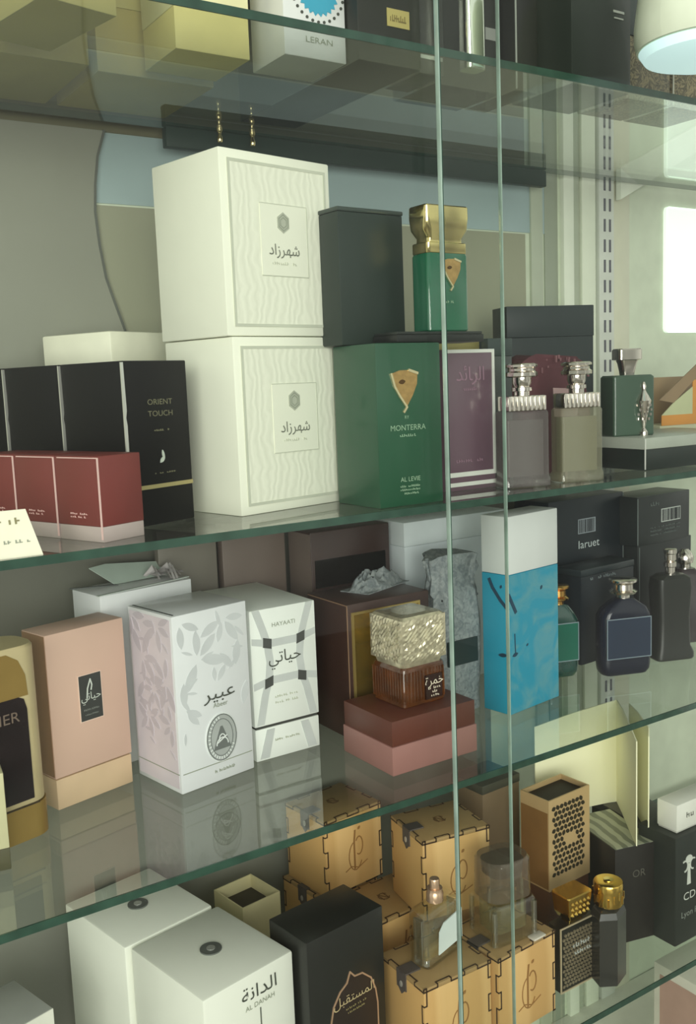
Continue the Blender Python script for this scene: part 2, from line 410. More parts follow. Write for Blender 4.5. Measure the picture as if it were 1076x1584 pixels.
# --- price card
t = thing('price_card', 'cream price card leaning at the front edge of the middle glass shelf, far left', 'card', (.128, .6105, SB), 0)
bm = bmesh.new()
vs = [(-.01, -.004, 0), (.040, -.006, 0), (.034, .004, .0285), (-.01, .006, .0285)]
fv = [bm.verts.new(v) for v in vs]; bv = [bm.verts.new((v[0], v[1] + .0012, v[2])) for v in vs]
bm.faces.new(fv); bm.faces.new(bv[::-1])
for i in range(4): bm.faces.new((fv[i], bv[i], bv[(i + 1) % 4], fv[(i + 1) % 4]))
fin('card', bm, C('cream card', (240, 236, 214), rough=.5), t)
cfr = (Vector((0, -.0045, 0)), Vector((1, -.04, 0)), Vector((0, .33, .95)), Vector((0, -.95, .33)))
polys('lettering', t, cfr, ticks(.004, .030, .021, .004, 7, 8), C('olive print', (140, 134, 96), rough=.5), .0006)
polys('small_lettering', t, cfr, ticks(.006, .034, .009, .002, 12, 9), WG, .0006)
# --- white carton behind the black ones
t = thing('gift_box', 'low white carton standing behind the black cartons', 'box', (.288, .787, SB), 25)
box('body', t, 0, .080, 0, .080, 0, .118, WB, .001); box('lid', t, -.001, .081, -.001, .081, .118, .1490, C('cream lid', (232, 232, 210), rough=.4), .002)
t['label'] = 'cream white lidded box rising behind the black cartons'
# --- green carton with gold shield
GR = C('green carton', (32, 78, 54), rough=.3, var=.1, scale=12, coat=.15); GD = C('gold shield', (196, 160, 104), rough=.28, metal=.75, var=.15, scale=200); GR2 = C('bright gold rim', (234, 220, 176), rough=.2, metal=.7)
def shield(parent, fr, cx, cy, s):
    pts = [(-1, .82), (-.35, 1), (.35, 1), (1, .82), (.95, .25), (.62, -.35), (.12, -1.0), (-.35, -.45), (-.75, .1)]
    P = [(cx + x * s, cy + y * s * 1.12) for x, y in pts]
    e = polys('shield_emblem', parent, fr, [P], GD, .0009)
    polys('emblem_rim', e, fr, stroke([P[0], P[8], P[7], P[6]], s * .13) + stroke([P[2], P[3]], s * .16) + stroke([P[6], (cx - .12 * s, cy - 1.42 * s)], s * .13), GR2, .0014)
    polys('emblem_bird', e, fr, [leaf(cx - .45 * s, cy + .38 * s, .5 * s, .28 * s, .15)], C('dark bronze', (92, 66, 34), rough=.4, metal=.5), .0014)
t = thing('perfume_carton', 'tall green carton with gold shield emblem right of the white cartons', 'perfume box', (.4325, .612, SB), 0)
w, d, h = .063, .060, .128
box('body', t, 0, w, 0, d, 0, h, GR, .0008); fr = face('F', w, d, h)
shield(t, fr, .0265, .0925, .0128)
PG = C('pale green print', (150, 178, 150), rough=.5)
text('lettering', t, fr, 'RY', .028, .0690, .0036, PG); text('lettering', t, fr, 'MONTERRA', .029, .0600, .0062, PG, .0004, 1.05)
polys('small_lettering', t, fr, ticks(.021, .037, .0550, .0020, 8, 11) + ticks(.020, .040, .0150, .0016, 13, 12) + ticks(.020, .040, .0122, .0016, 13, 13) + ticks(.022, .038, .0092, .0016, 10, 14), PG)
text('lettering', t, fr, 'AL LEVIE', .030, .0195, .0052, PG)
GZ = SB + .1285
t = thing('perfume_carton', 'dark green black carton lying behind the green bottle on top of the shield carton', 'perfume box', (.4290, .652, GZ), 3)
box('body', t, 0, .066, 0, .030, 0, .104, C('green black carton', (36, 48, 42), rough=.4, var=.05, spec=.35), .001)
box('lid', t, -.0006, .0666, -.0006, .0306, .104, .1075, C('green black lid', (48, 60, 54), rough=.35), .001)
t['label'] = 'plain dark green carton standing on the shield carton behind the green bottle'
t = thing('gift_box', 'flat black box under the green and gold bottle', 'box', (.458, .618, GZ), 0)
box('body', t, 0, .090, 0, .033, 0, .0062, C('black base', (20, 24, 22), rough=.35), .0008)
box('rim', t, .001, .089, .001, .032, .0062, .0085, C('black base rim', (34, 40, 36), rough=.35), .0005)
# green bottle with gold cap
t = thing('perfume_bottle', 'green perfume bottle with flared gold cap on the flat black box', 'perfume bottle', (.514, .632, GZ + .0087), 0)
GB = mat('green glass bottle', (26, 96, 68), .12, 0, .12, 30, coat=.8)
loft('body', t, [(0, .040, .020, .003), (.001, .042, .022, .003), (.060, .042, .022, .003), (.062, .040, .021, .003)], GB)
GC = mat('polished gold cap', (212, 196, 138), .12, 1, .05)
loft('collar', t, [(.062, .0405, .0215, .003), (.0625, .041, .022, .003), (.070, .041, .022, .003), (.0705, .040, .021, .003)], GC)
loft('cap', t, [(.0705, .036, .018, .003), (.074, .036, .018, .004), (.0805, .045, .024, .006), (.090, .0455, .0245, .004), (.0985, .0445, .024, .003), (.0995, .043, .0225, .003)], GC)
shield(t, (Vector((-.021, -.011, 0)), Vector((1, 0, 0)), Vector((0, 0, 1)), Vector((0, -1, 0))), .0235, .0465, .0098)
polys('lettering', t, (Vector((-.021, -.011, 0)), Vector((1, 0, 0)), Vector((0, 0, 1)), Vector((0, -1, 0))), ticks(.013, .026, .0225, .0020, 8, 15), PG)
# --- purple carton
PU = C('purple carton', (104, 78, 92), rough=.3, var=.06, scale=10, coat=.4); WT = C('white frame', (222, 222, 216), rough=.35)
t = thing('perfume_carton', 'purple carton with white frame right of the shield carton', 'perfume box', (.534, .655, SB), 0)
w, d, h = .058, .032, .1235
box('body', t, 0, w, 0, d, 0, h, PU, .0008); fr = face('F', w, d, h)
polys('white_frame', t, fr, [rect(0, w, .0125, .0165), rect(0, w, h - .003, h), rect(w - .003, w, .0165, h - .003), rect(0, w, .004, .0075)], WT, .0006)
PP = C('pink print', (150, 116, 134), rough=.5)
text('lettering', t, fr, ar('\uFE8D\uFEDF\uFEAE\uFE8E\uFE8B\uFEAA'), .030, .0965, .017, PP); polys('small_lettering', t, fr, ticks(.022, .038, .0880, .0028, 7, 16) + ticks(.012, .044, .0250, .0026, 12, 17), PP)
t = thing('perfume_carton', 'carton with an olive gold top peeping over the purple carton', 'perfume box', (.559, .700, SB), 0)
box('body', t, 0, .055, 0, .035, 0, .122, C('olive carton', (104, 98, 70), rough=.4), .0008); box('lid', t, -.0005, .0555, -.0005, .0355, .122, .1340, C('olive gold lid', (150, 140, 84), rough=.35, metal=.3), .0008)
t = thing('perfume_carton', 'dark grey carton between the purple carton and the frosted bottles', 'perfume box', (.6165, .690, SB), 0)
box('body', t, 0, .030, 0, .035, 0, .118, C('dark grey carton', (64, 70, 68), rough=.35), .0008); box('lid', t, -.0005, .0305, -.0005, .0355, .118, .1345, C('dark teal lid', (48, 60, 58), rough=.3), .0008)
# --- big dark carton + burgundy pouch
t = thing('perfume_carton', 'large dark slate carton behind the burgundy pouch', 'perfume box', (.743, .800, SB), -20)
box('body', t, 0, .1035, 0, .040, 0, .140, C('slate carton', (44, 52, 52), rough=.45, var=.05, spec=.3), .0008); box('lid', t, -.0005, .1040, -.0005, .0405, .140, .1740, C('slate lid', (48, 56, 56), rough=.45, var=.05, spec=.3), .0008)
def pouch(name, parent, w, d, h, m, amp=.004, seed=0, neck=.82, scale=60, dome=0.):
    bm = bmesh.new(); n = 8; rings_ = []
    Z = 26
    for k in range(Z + 1):
        f = k / Z
        s = .90 + .12 * math.sin(PI * min(1, f * 1.25)) if f < neck else .97 - 1.6 * (f - neck)
        if f > neck + .08: s = .97 - 1.6 * .08 + (f - neck - .08) * 1.2
        rings_.append((h * f, w * s, d * (s if f < neck else s * .8), d * .42 * s))
    add_loft(bm, rings_, n)
    for v in bm.verts:
        p = Vector((v.co.x * scale + seed, v.co.y * scale, v.co.z * scale * .3))
        q = noise.noise_vector(p) * amp + noise.noise_vector(p * 2.3) * amp * .5
        f = v.co.z / h
        if f < .06: q *= .15; q.z = 0
        if f > neck: q *= 1.6
        an = math.atan2(v.co.y / d, v.co.x / w); rad = Vector((v.co.x / w, v.co.y / d, 0)); rad = rad.normalized() if rad.length > 0 else rad
        q += rad * (.0022 * math.sin(11 * an + 3 * noise.noise(Vector((0, 0, f * 4 + seed)))) * max(0, min(1, (f - .35) / .5)))
        v.co += q; v.co.z -= dome * h * f * (v.co.x / w * 2) ** 2; v.co.z = max(v.co.z, 0)
    return fin(name, bm, m, parent, 60)
BG = C('burgundy velvet', (84, 44, 50), rough=.75, var=.18, scale=40)
t = thing('gift_pouch', 'burgundy fabric pouch slumped behind the two frosted bottles', 'pouch', (.722, .718, SB), 0)
pouch('bag', t, .100, .038, .124, BG, .003, 4, .93, 30, .14)
bm = bmesh.new()
for k in range(18):
    a = k / 17; x = -.036 + .072 * a
    add_box(bm, x - .0008, x + .0012, -.018 + .006 * math.sin(k * 1.7), -.0165 + .006 * math.sin(k * 1.7), .098 + .014 * math.sin(a * PI) + .003 * math.sin(k * 2.1), .101 + .016 * math.sin(a * PI) + .002 * math.cos(k))
fin('frilled_hem', bm, C('burgundy sheen', (122, 84, 88), rough=.5), t)
t = thing('gift_tag', 'small pale pink tag hanging between the two frosted bottles', 'tag', (.700, .672, SB + .062), -20)
polys('tag', t, (Vector((0, 0, 0)), Vector((1, 0, 0)), Vector((0, 0, 1)), Vector((0, -1, 0))), [[(-.013, -.004), (.011, -.004), (.016, .022), (-.014, .024)]], C('pale pink card', (196, 164, 162), rough=.5), .001)
box('stand', t, -.001, .001, .0008, .002, -.062, .0, C('clear stem', (170, 140, 140), rough=.3), 0)
# --- frosted bottles
SV = mat('polished silver', (226, 218, 208), .14, 1, .05); AG = glass('clear bottle wall', (.96, .96, .94), .06)
def frosted(label, loc, yaw, liquid):
    t = thing('perfume_bottle', label, 'perfume bottle', loc, yaw, 'frosted bottles with silver caps')
    loft('glass_body', t, [(0, .044, .020, .004), (.0012, .047, .023, .005), (.008, .0465, .0225, .004), (.010, .044, .020, .003), (.066, .044, .020, .003), (.068, .042, .018, .003)], glass('frosted glass ' + label[:5], (.95, .95, .93), .06, .12, liquid, .35))
    loft('liquid', t, [(.010, .037, .013, .002), (.060, .037, .013, .002)], glass('perfume ' + label[:5], (.9, .9, .86), .03, .1, liquid, .75))
    box('shoulder_collar', t, -.019, .019, -.0095, .0095, .068, .0815, SV, .0015)
    bm = bmesh.new()
    for k in range(9): add_box(bm, -.0185 + k * .0044, -.0165 + k * .0044, -.0099, .0099, .0685, .081)
    fin('collar_ribs', bm, SV, t)
    lathe('neck', t, [(.007, .0815), (.007, .085), (.009, .0855), (.009, .0885), (.007, .089), (.0085, .0925), (.0085, .0975)], SV)
    lathe('cap', t, [(.0125, .0975), (.014, .0985), (.014, .1015), (.0120, .1030), (.0120, .1050), (.014, .1065), (.014, .1085), (.012, .1095)], SV, 8, smooth=20)
    return t
frosted('left frosted bottle with silver cap, greyish glass', (.606, .635, SB), -14, (112, 104, 102))
frosted('right frosted bottle with silver cap, pale olive glass', (.6695, .630, SB), -14, (142, 139, 112))
# --- dark base box, square green bottle, orange box
t = thing('perfume_carton', 'low black box with grey lid at the right end under the square green bottle', 'perfume box', (.776, .640, SB), -3)
box('body', t, 0, .150, 0, .095, 0, .021, C('black green box', (26, 36, 32), rough=.3), .0008); box('lid', t, -.0006, .1506, -.0006, .0956, .021, .0325, C('grey lid', (164, 170, 158), rough=.4), .0008)
polys('edge_line', t, face('F', .15, .095, .03), [rect(0, .0008, .001, .0315)], WT, .0009)
BZ = SB + .0325
t = thing('perfume_bottle', 'square dark green bottle with silver cap and ornate silver spire on the low black box', 'perfume bottle', (.806, .688, BZ), -22)
t.scale = (1, 1, 1.33)
loft('body', t, [(0, .044, .030, .002), (.001, .046, .032, .003), (.0455, .046, .032, .003), (.047, .043, .029, .004)], mat('sage green lacquer', (58, 82, 66), .3, 0, .05, coat=.3))
loft('cap', t, [(.046, .013, .011, .003), (.050, .014, .012, .003), (.056, .017, .014, .003), (.0585, .020, .016, .004), (.059, .026, .020, .003), (.0665, .026, .020, .003), (.0675, .024, .018, .003)], SV)
lathe('silver_ornament', t, [(.0045, 0), (.0045, .003), (.0018, .006), (.0035, .013), (.0062, .022), (.0078, .027), (.0052, .031), (.0022, .035), (.0028, .038), (.0012, .0415)], SV, 12, (.010, -.0168))
bm = bmesh.new()
for a in range(6):
    for k in range(5):
        an = a * PI / 3 + k * .3; rr = .0045 + .003 * math.sin(PI * (k + 1) / 6)
        add_box(bm, .010 + rr * math.cos(an) - .0008, .010 + rr * math.cos(an) + .0008, -.0168 + rr * math.sin(an) - .0008, -.0168 + rr * math.sin(an) + .0008, .012 + k * .0035, .014 + k * .0035)
fin('ornament_beads', bm, SV, t)
t = thing('gift_box', 'orange carton with slanted brown top at the right edge behind the square bottle', 'box', (.930, .745, SB + .0335 - .0335), -8)
t.location.z = SB + ZC
box('stand', t, 0, .12, 0, .05, 0, .034, C('pale board', (190, 190, 160), rough=.5), .0008)
OR = C('orange card', (206, 142, 66), rough=.45)
o_fr = face('F', .12, .05, .1)
bm = bmesh.new(); add_poly(bm, o_fr, [(.002, .034), (.118, .034), (.118, .046), (.002, .046)], .0008); add_poly(bm, o_fr, [(.05, .046), (.118, .046), (.118, .086), (.05, .086)], .0008)
fin('orange_front', bm, OR, t)
polys('pale_window', t, o_fr, [[(.002, .046), (.05, .046), (.05, .078), (.020, .060)]], C('pale green card', (186, 190, 150), rough=.5), .0006)
polys('brown_flap', t, o_fr, [[(-.002, .064), (.020, .060), (.10, .125), (.118, .135), (.118, .142), (.09, .128)]], C('brown card', (140, 118, 90), rough=.5), .0012)
box('back', t, 0, .12, .046, .05, .034, .090, C('brown back card', (150, 128, 96), rough=.5), .0004)

# ================================================================ SHELF C
# --- cream narrow carton and gold carton at the left edge
t = thing('perfume_carton', 'narrow cream carton with dark foot at the left edge in front of the gold carton', 'perfume box', (.105, .690, SC), -8)
box('body', t, 0, .045, 0, .020, .016, .072, C('pale cream carton', (204, 200, 160), rough=.4), .0008); box('foot', t, 0, .045, 0, .020, 0, .016, C('dark olive foot', (84, 82, 60), rough=.4), .0008)
t = thing('perfume_carton', 'rounded gold carton with dark window panel at the left edge', 'perfume box', (.1585, .742, SC), 14)
GO = mat('satin gold', (176, 146, 84), .32, .6, .08, 20); CRM = C('cream side', (196, 180, 138), rough=.4)
loft('body', t, [(0, .064, .046, .016), (.0265, .064, .046, .016)], GO, 8)
loft('upper_sleeve', t, [(.0275, .0625, .0445, .016), (.148, .0625, .0445, .016), (.150, .060, .042, .016)], CRM, 8)
polys('gold_panel', t, (Vector((-.032, -.0222, 0)), Vector((1, 0, 0)), Vector((0, 0, 1)), Vector((0, -1, 0))), [[(.013, .112), (.050, .112), (.049, .128), (.044, .140), (.035, .146), (.013, .146)]], GO, .0005)
wfr = (Vector((-.032, -.0226, 0)), Vector((1, 0, 0)), Vector((0, 0, 1)), Vector((0, -1, 0)))
p = polys('dark_window', t, wfr, [[(.004, .0315), (.048, .0315), (.048, .102), (.046, .110), (.042, .112), (.004, .112)]], C('dark window', (36, 28, 30), rough=.15, var=.3), .0006)
text('lettering', p, wfr, 'TIER', .029, .094, .0115, C('dim brass print', (120, 104, 92), rough=.4), .0009, 1.1)
polys('trim_lines', t, (Vector((-.032, -.0231, 0)), Vector((1, 0, 0)), Vector((0, 0, 1)), Vector((0, -1, 0))), [rect(.012, .052, .0265, .0278)], C('dark seam', (60, 48, 30), rough=.4), .0004)
# --- pink carton
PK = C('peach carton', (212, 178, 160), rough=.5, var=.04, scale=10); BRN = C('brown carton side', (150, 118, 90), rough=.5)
t = thing('perfume_carton', 'peach pink carton with black square label left of the floral carton', 'perfume box', (.206, .758, SC), 14)
w, d, h = .0735, .036, .146
box('base', t, .0006, w - .0006, .0006, d, 0, .0255, C('peach base', (212, 184, 150), rough=.5), .0008); box('cover', t, 0, w, 0, d, .0265, h, PK, .001)
fr = face('F', w, d, h)
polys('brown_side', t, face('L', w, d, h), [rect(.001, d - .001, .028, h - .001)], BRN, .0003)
lb = polys('black_label', t, fr, [rect(.0265, .0480, .0670, .1060)], C('charcoal label', (58, 60, 58), rough=.45), .0006)
polys('label_outline', lb, fr, frame(.0262, .0483, .0667, .1063, .0006), C('pale pink line', (232, 206, 190), rough=.5), .0007)
text('lettering', lb, fr, A_HAYATI, .0373, .0845, .0088, C('silver print', (206, 212, 204), rough=.4), .0009, .95)
polys('flame_stroke', lb, fr, stroke([(.0335, .086), (.0345, .094), (.0375, .1015), (.0388, .0965), (.0378, .0925)], .0011), K['silver print'], .0009)
polys('small_lettering', lb, fr, ticks(.0300, .0450, .0755, .0016, 10, 20) + ticks(.0310, .0440, .0715, .0012, 10, 21), C('dim silver print', (130, 134, 128), rough=.5), .0009)
# --- floral cartons
FW = C('pearl white carton', (226, 228, 230), rough=.35, var=.02, coat=.3); FG = C('silver grey petals', (206, 209, 211), rough=.4); FLV = C('lilac side', (218, 208, 216), rough=.4); FLP = C('lilac grey petals', (200, 191, 200), rough=.4)
def floral(rows, w, h, seed, n=70):
    r = random.Random(seed); out = []
    cents = [(.30, .73, .30), (.80, .62, .26), (.66, .93, .24), (.10, .46, .24), (.88, .38, .22), (.08, .96, .22), (.36, .40, .20), (.52, .56, .18)]
    for cx, cy, l0 in cents:
        cx *= w; cy *= h; k0 = r.random() * PI; m = 7
        for k in range(m):
            a = k0 + k * 2 * PI / m + r.uniform(-.12, .12); l = l0 * w * r.uniform(.85, 1.3)
            lf = leaf(cx + .05 * w * math.cos(a), cy + .05 * w * math.sin(a), l, l * .36, a + r.uniform(-.15, .15))
            if all(.02 * w < x < .98 * w and .155 * h < y < .985 * h for x, y in lf): out.append(lf)
        for k in range(4):
            a = k0 + k * 1.7; d_ = l0 * w * 1.5
            lf = leaf(cx + d_ * math.cos(a), cy + d_ * math.sin(a), l0 * w * .7, l0 * w * .16, a + 1.1)
            if all(.02 * w < x < .98 * w and .155 * h < y < .985 * h for x, y in lf): out.append(lf)
    return out
t = thing('perfume_carton', 'tall white carton with grey flower pattern and oval seal', 'perfume box', (.299, .723, SC), 10)
w, d, h = .0762, .068, .152
box('body', t, 0, w, 0, d, 0, h, FW, .0012); fr = face('F', w, d, h); fl = face('L', w, d, h)
polys('side_panel', t, fl, [rect(.003, d - .003, .004, h - .003)], FLV, .0002)
polys('flower_pattern', t, fr, [p for p in floral(0, w, h, 3) if not any(abs(x - .0435) < .0195 and y < .088 for x, y in p)], FG, .0003)
polys('flower_pattern', t, fl, floral(0, d, h, 5), FLP, .0005)
polys('line', t, fr, [rect(.002, w - .002, .0165, .0172)], WG, .0004); polys('line', t, fl, [rect(.003, d - .002, .0165, .0172)], WG, .0005)
text('lettering', t, fr, A_ABEER, .0430, .0735, .0150, DK, .0009, 1.35); text('small_lettering', t, fr, 'Abeer', .0430, .0660, .0060, WG, .0009)
oc = (.0425, .0385)
s = polys('oval_seal', t, fr, [ell(oc[0], oc[1], .0165, .0215, 32)], C('seal white', (236, 240, 238), rough=.4), .0007)
polys('seal_disc', s, fr, [ell(oc[0], oc[1], .0150, .0200, 32)], C('seal grey', (176, 180, 178), rough=.4), .0009)
polys('seal_ring', s, fr, stroke(ell(oc[0], oc[1], .0152, .0202, 32) + ell(oc[0], oc[1], .0152, .0202, 32)[:1], .0008), C('seal dark', (112, 116, 114), rough=.4), .0012)
polys('seal_ring', s, fr, stroke(ell(oc[0], oc[1], .0115, .0162, 28) + ell(oc[0], oc[1], .0115, .0162, 28)[:1], .0005), K['seal dark'], .0012)
polys('seal_crest', s, fr, [[(oc[0] - .009, oc[1] - .010), (oc[0] + .009, oc[1] - .010), (oc[0] + .006, oc[1] - .002), (oc[0] + .001, oc[1] + .010), (oc[0] - .001, oc[1] + .010), (oc[0] - .006, oc[1] - .002)]], K['seal dark'], .0013)
polys('seal_crest', s, fr, stroke(arc(oc[0], oc[1] - .006, .006, .006, 0, 180), .0009) + stroke([(oc[0] - .005, oc[1] - .004), (oc[0] + .005, oc[1] + .001)], .0009) + stroke(arc(oc[0], oc[1] - .001, .003, .004, 20, 200), .0008), K['seal white'], .0016)
polys('seal_lettering', s, fr, [q for a in [math.radians(100 + k * 11) for k in range(22)] for q in stroke([(oc[0] + .0122 * math.cos(a), oc[1] + .0170 * math.sin(a)), (oc[0] + .0140 * math.cos(a), oc[1] + .0188 * math.sin(a))], .0008)], K['seal white'], .0013)
polys('small_lettering', t, fr, ticks(.034, .055, .0085, .0026, 14, 22), WG, .0006)
polys('lid_seam', t, face('T', w, d, h), stroke([(.004, .004), (.004, d - .003)], .0016), C('seam shade', (80, 84, 82), rough=.6), .0003)
t = thing('perfume_carton', 'white carton with its top flap open behind the floral carton', 'perfume box', (.272, .815, SC), 10)
w, d, h = .096, .050, .158
box('body', t, 0, w, 0, d, 0, h, FW, .001)
bm = bmesh.new()
ffr = (Vector((.035, .034, h)), Vector((1, 0, 0)), Vector((-.15, .75, .55)), Vector((0, -.6, .75)))
add_poly(bm, ffr, [(0, .001), (.058, .001), (.066, .020), (.008, .030), (-.010, .028)], .0006)
fin('top_flap', bm, C('grey green flap', (186, 200, 190), rough=.35), t)
bm = bmesh.new(); add_poly(bm, face('T', w, d, h), stroke([(.0, .002), (.098, .010)], .004)[0], .0006); fin('tape', bm, C('clear tape', (196, 204, 198), rough=.3), t)
polys('dark_gap', t, face('T', w, d, h), [[(-.001, .053), (.0, .050), (.036, .030), (.036, .034)]], K['seam shade'], .0008)
t = thing('plastic_bag', 'crumpled clear plastic wrap lying behind the open flap', 'plastic wrap', (.349, .848, SC + .158), 15)
bm = bmesh.new()
for k in range(9):
    x = k * .0035; a = k * .9
    pts = [(x, -.012, .001 + .004 * (1 + math.sin(a))), (x + .003, 0, .006 + .005 * (1 + math.cos(a * 1.3))), (x + .001, .012, .003 + .002 * (1 + math.sin(a * 1.7)))]
    for q, q2 in zip(pts, pts[1:]):
        vs = [bm.verts.new(v) for v in (q, (q[0] + .0034, q[1] + .001, q[2] * .7), (q2[0] + .0034, q2[1], q2[2] * .75), q2)]; bm.faces.new(vs)
        vs = [bm.verts.new((v.co.x, v.co.y, max(0, v.co.z - .0008))) for v in vs]; bm.faces.new(vs[::-1])
fin('wrap', bm, C('crumpled plastic', (206, 200, 200), rough=.15), t)
t.location.x -= .018; t.location.y -= .004; t.location.z = SC + .158 + ZC
# --- white ribbon carton
t = thing('perfume_carton', 'white carton with grey ribbon pattern and black squares right of the floral carton', 'perfume box', (.381, .745, SC), 0)
w, d, h = .0675, .110, .139
RB = C('white satin carton', (234, 238, 232), rough=.35, var=.015)
box('base', t, .0004, w - .0004, .0004, d - .0004, 0, .0295, RB, .0008); box('cover', t, 0, w, 0, d, .0320, h, RB, .0010); box('seam', t, .0015, w - .0015, .0015, d - .0015, .0292, .0323, C('seam dark', (60, 62, 58), rough=.6), 0)
fr = face('F', w, d, h)
RG = C('ribbon grey', (198, 202, 200), rough=.4)
def band(pts, wd):
    out = []
    for (x0, y0), (x1, y1) in zip(pts, pts[1:]): out.append([(x0 - wd / 2, y0), (x0 + wd / 2, y0), (x1 + wd / 2, y1), (x1 - wd / 2, y1)])
    return out
lc = [(.006, .1385), (.0125, .120), (.0165, .107), (.0185, .090), (.0165, .073), (.012, .060), (.006, .0335)]
rcv = [(w - .006, .1385), (w - .0125, .120), (w - .0165, .107), (w - .0185, .090), (w - .0165, .073), (w - .012, .060), (w - .006, .0335)]
polys('ribbon_pattern', t, fr, band(lc, .0075) + band(rcv, .0075) + [[(.001, .108), (.018, .1035), (w - .018, .1035), (w - .001, .108), (w - .001, .114), (w - .018, .1105), (.018, .1105), (.001, .114)], [(.001, .066), (.018, .0695), (w - .018, .0695), (w - .001, .066), (w - .001, .0725), (w - .018, .0765), (.018, .0765), (.001, .0725)]], RG, .0003)
polys('ribbon_pattern', t, fr, [[(.012, .028), (.020, .028), (.013, .002), (.004, .002)], [(w - .020, .028), (w - .012, .028), (w - .004, .002), (w - .013, .002)]], RG, .0004)
BS = C('charcoal squares', (74, 76, 74), rough=.4)
polys('black_squares', t, fr, [[(x - .0045, y - .0045 + s_), (x + .0040, y - .0045 - s_), (x + .0045, y + .0045 - s_), (x - .0040, y + .0045 + s_)] for x, y, s_ in ((.0165, .1075, .0012), (w - .0165, .1075, -.0012), (.0165, .0715, -.0012), (w - .0165, .0715, .0012))], BS, .0006)
text('lettering', t, fr, A_HAYATI, w / 2, .0885, .0150, DK, .0006, 1.0)
text('small_lettering', t, fr, 'HAYAATI', w / 2, .1215, .0056, WG, .0006, 1.05)
polys('small_lettering', t, fr, ticks(.022, .046, .0560, .0020, 11, 25) + ticks(.022, .046, .0505, .0020, 11, 26) + ticks(.020, .046, .0160, .0018, 12, 27), WL, .0006)
# --- brown boxes behind, the two flat ones in place of mirror reflections
BRW = C('dark brown carton', (60, 39, 33), rough=.4, var=.1); GBR = C('greyish brown carton', (112, 98, 90), rough=.4, var=.05)
t = thing('perfume_carton', 'tall dark brown carton standing behind the gold-windowed brown box', 'perfume box', (.497, .828, SC), 0)
box('body', t, 0, .098, 0, .045, 0, .186, C('umber carton', (56, 38, 34), rough=.3, var=.12), .001); polys('grey_side', t, face('L', .098, .045, .186), [rect(.001, .044, .002, .184)], GBR, .0003)
polys('black_window', t, face('F', .098, .045, .186), [rect(.004, .092, .128, .157)], C('black window', (14, 12, 10), rough=.2), .0005)
t = thing('perfume_carton', 'greyish brown carton behind the white ribbon carton', 'perfume box', (.418, .868, SC), 0)
box('body', t, 0, .072, 0, .012, 0, .19, GBR, .0008); box('lid', t, -.0006, .0726, -.0006, .0126, .19, .20, BRW, .0008)
t = thing('perfume_carton', 'greyish carton at the back left of the greyish brown one', 'perfume box', (.352, .873, SC), 0)
box('body', t, 0, .062, 0, .010, 0, .19, C('smoke carton', (120, 114, 104), rough=.4, var=.05), .0008); box('lid', t, -.0006, .0626, -.0006, .0102, .19, .20, C('smoke lid', (70, 60, 54), rough=.4), .0008)
t['label'] = 'smoky grey carton at the very back, above the crumpled plastic wrap'
# --- brown box with gold window, base and bottle
t = thing('display_box', 'dark brown display box with gold-framed window behind the amber bottle', 'perfume box', (.4775, .735, SC), 0)
w, d, h = .096, .072, .131
box('shell', t, 0, w, 0, d, 0, h, BRW, .001); fr = face('F', w, d, h)
GM = mat('gold mirror', (230, 196, 100), .16, .9, .04)
pn = polys('gold_window', t, fr, [rect(.006, w - .014, .030, h - .010)], GM, .0006)
polys('window_frame', pn, fr, frame(.004, w - .012, .028, h - .008, .0024), C('gold frame', (206, 180, 110), rough=.3, metal=.7), .0016)
polys('edge_line', t, face('L', w, d, h), [rect(d - .001, d, .02, h - .001), rect(.002, d, h - .0016, h - .0008)], C('tan edge', (150, 118, 92), rough=.4), .0004)
t = thing('display_box', 'brown and dusky pink box base under the amber bottle', 'perfume box', (.458, .643, SC), 0)
w, d = .0945, .0765
box('lower_tray', t, 0, w, 0, d, 0, .0255, C('dusky pink board', (152, 108, 101), rough=.45, var=.04), .0008)
box('upper_tray', t, .0010, w - .0010, .0010, d - .0010, .0255, .0480, C('chestnut board', (94, 50, 38), rough=.4, var=.06), .0008)
KZ = SC + .0480
t = thing('perfume_bottle', 'square amber bottle with big cut-glass cap on the brown base', 'perfume bottle', (.510, .686, KZ), 2)
AM = mat('amber glass', (124, 68, 24), .10, 0, .45, 45, coat=1); p_ = AM.node_tree.nodes['Principled BSDF']; p_.inputs['Transmission Weight'].default_value = .55; p_.inputs['IOR'].default_value = 1.3
loft('amber_body', t, [(0, .047, .043, .003), (.001, .049, .045, .004), (.034, .049, .045, .004), (.036, .047, .043, .004)], AM)
bm = bmesh.new()
for k in range(12):
    x = -.022 + k * .004; add_loft(bm, [(.004, .0016, .0016, .0006, x, -.0226), (.032, .0022, .0016, .0006, x + .001 * math.sin(k), -.0226)], 2)
    add_loft(bm, [(.004, .0016, .0016, .0006, -.0246, -.020 + k * .0037), (.032, .0022, .0016, .0006, -.0246, -.020 + k * .0037)], 2)
fin('amber_flutes', bm, AM, t, 40)
loft('core', t, [(.002, .030, .026, .003), (.034, .030, .026, .003)], C('dark amber core', (52, 22, 10), rough=.2))
CR = mat('cut crystal', (208, 198, 170), .16, .6, .25, 140)
loft('collar', t, [(.036, .046, .042, .006), (.0405, .048, .044, .005)], CR)
bm = bmesh.new()
def cap_pt(u, v, face_):
    """cut-glass relief: slanting ridges with flat facets"""
    wave = abs(((u * 190 + v * 150 + .35 * math.sin(v * 260)) % 1) - .5) + .5 * abs(((u * 120 - v * 210 + face_ * .3) % 1) - .5)
    edge_ = min(1, (.0245 - abs(u)) / .003) * min(1, min(v - .0005, .0385 - v) / .003)
    return .0024 * wave * max(0, edge_)
NU, NV_ = 22, 18
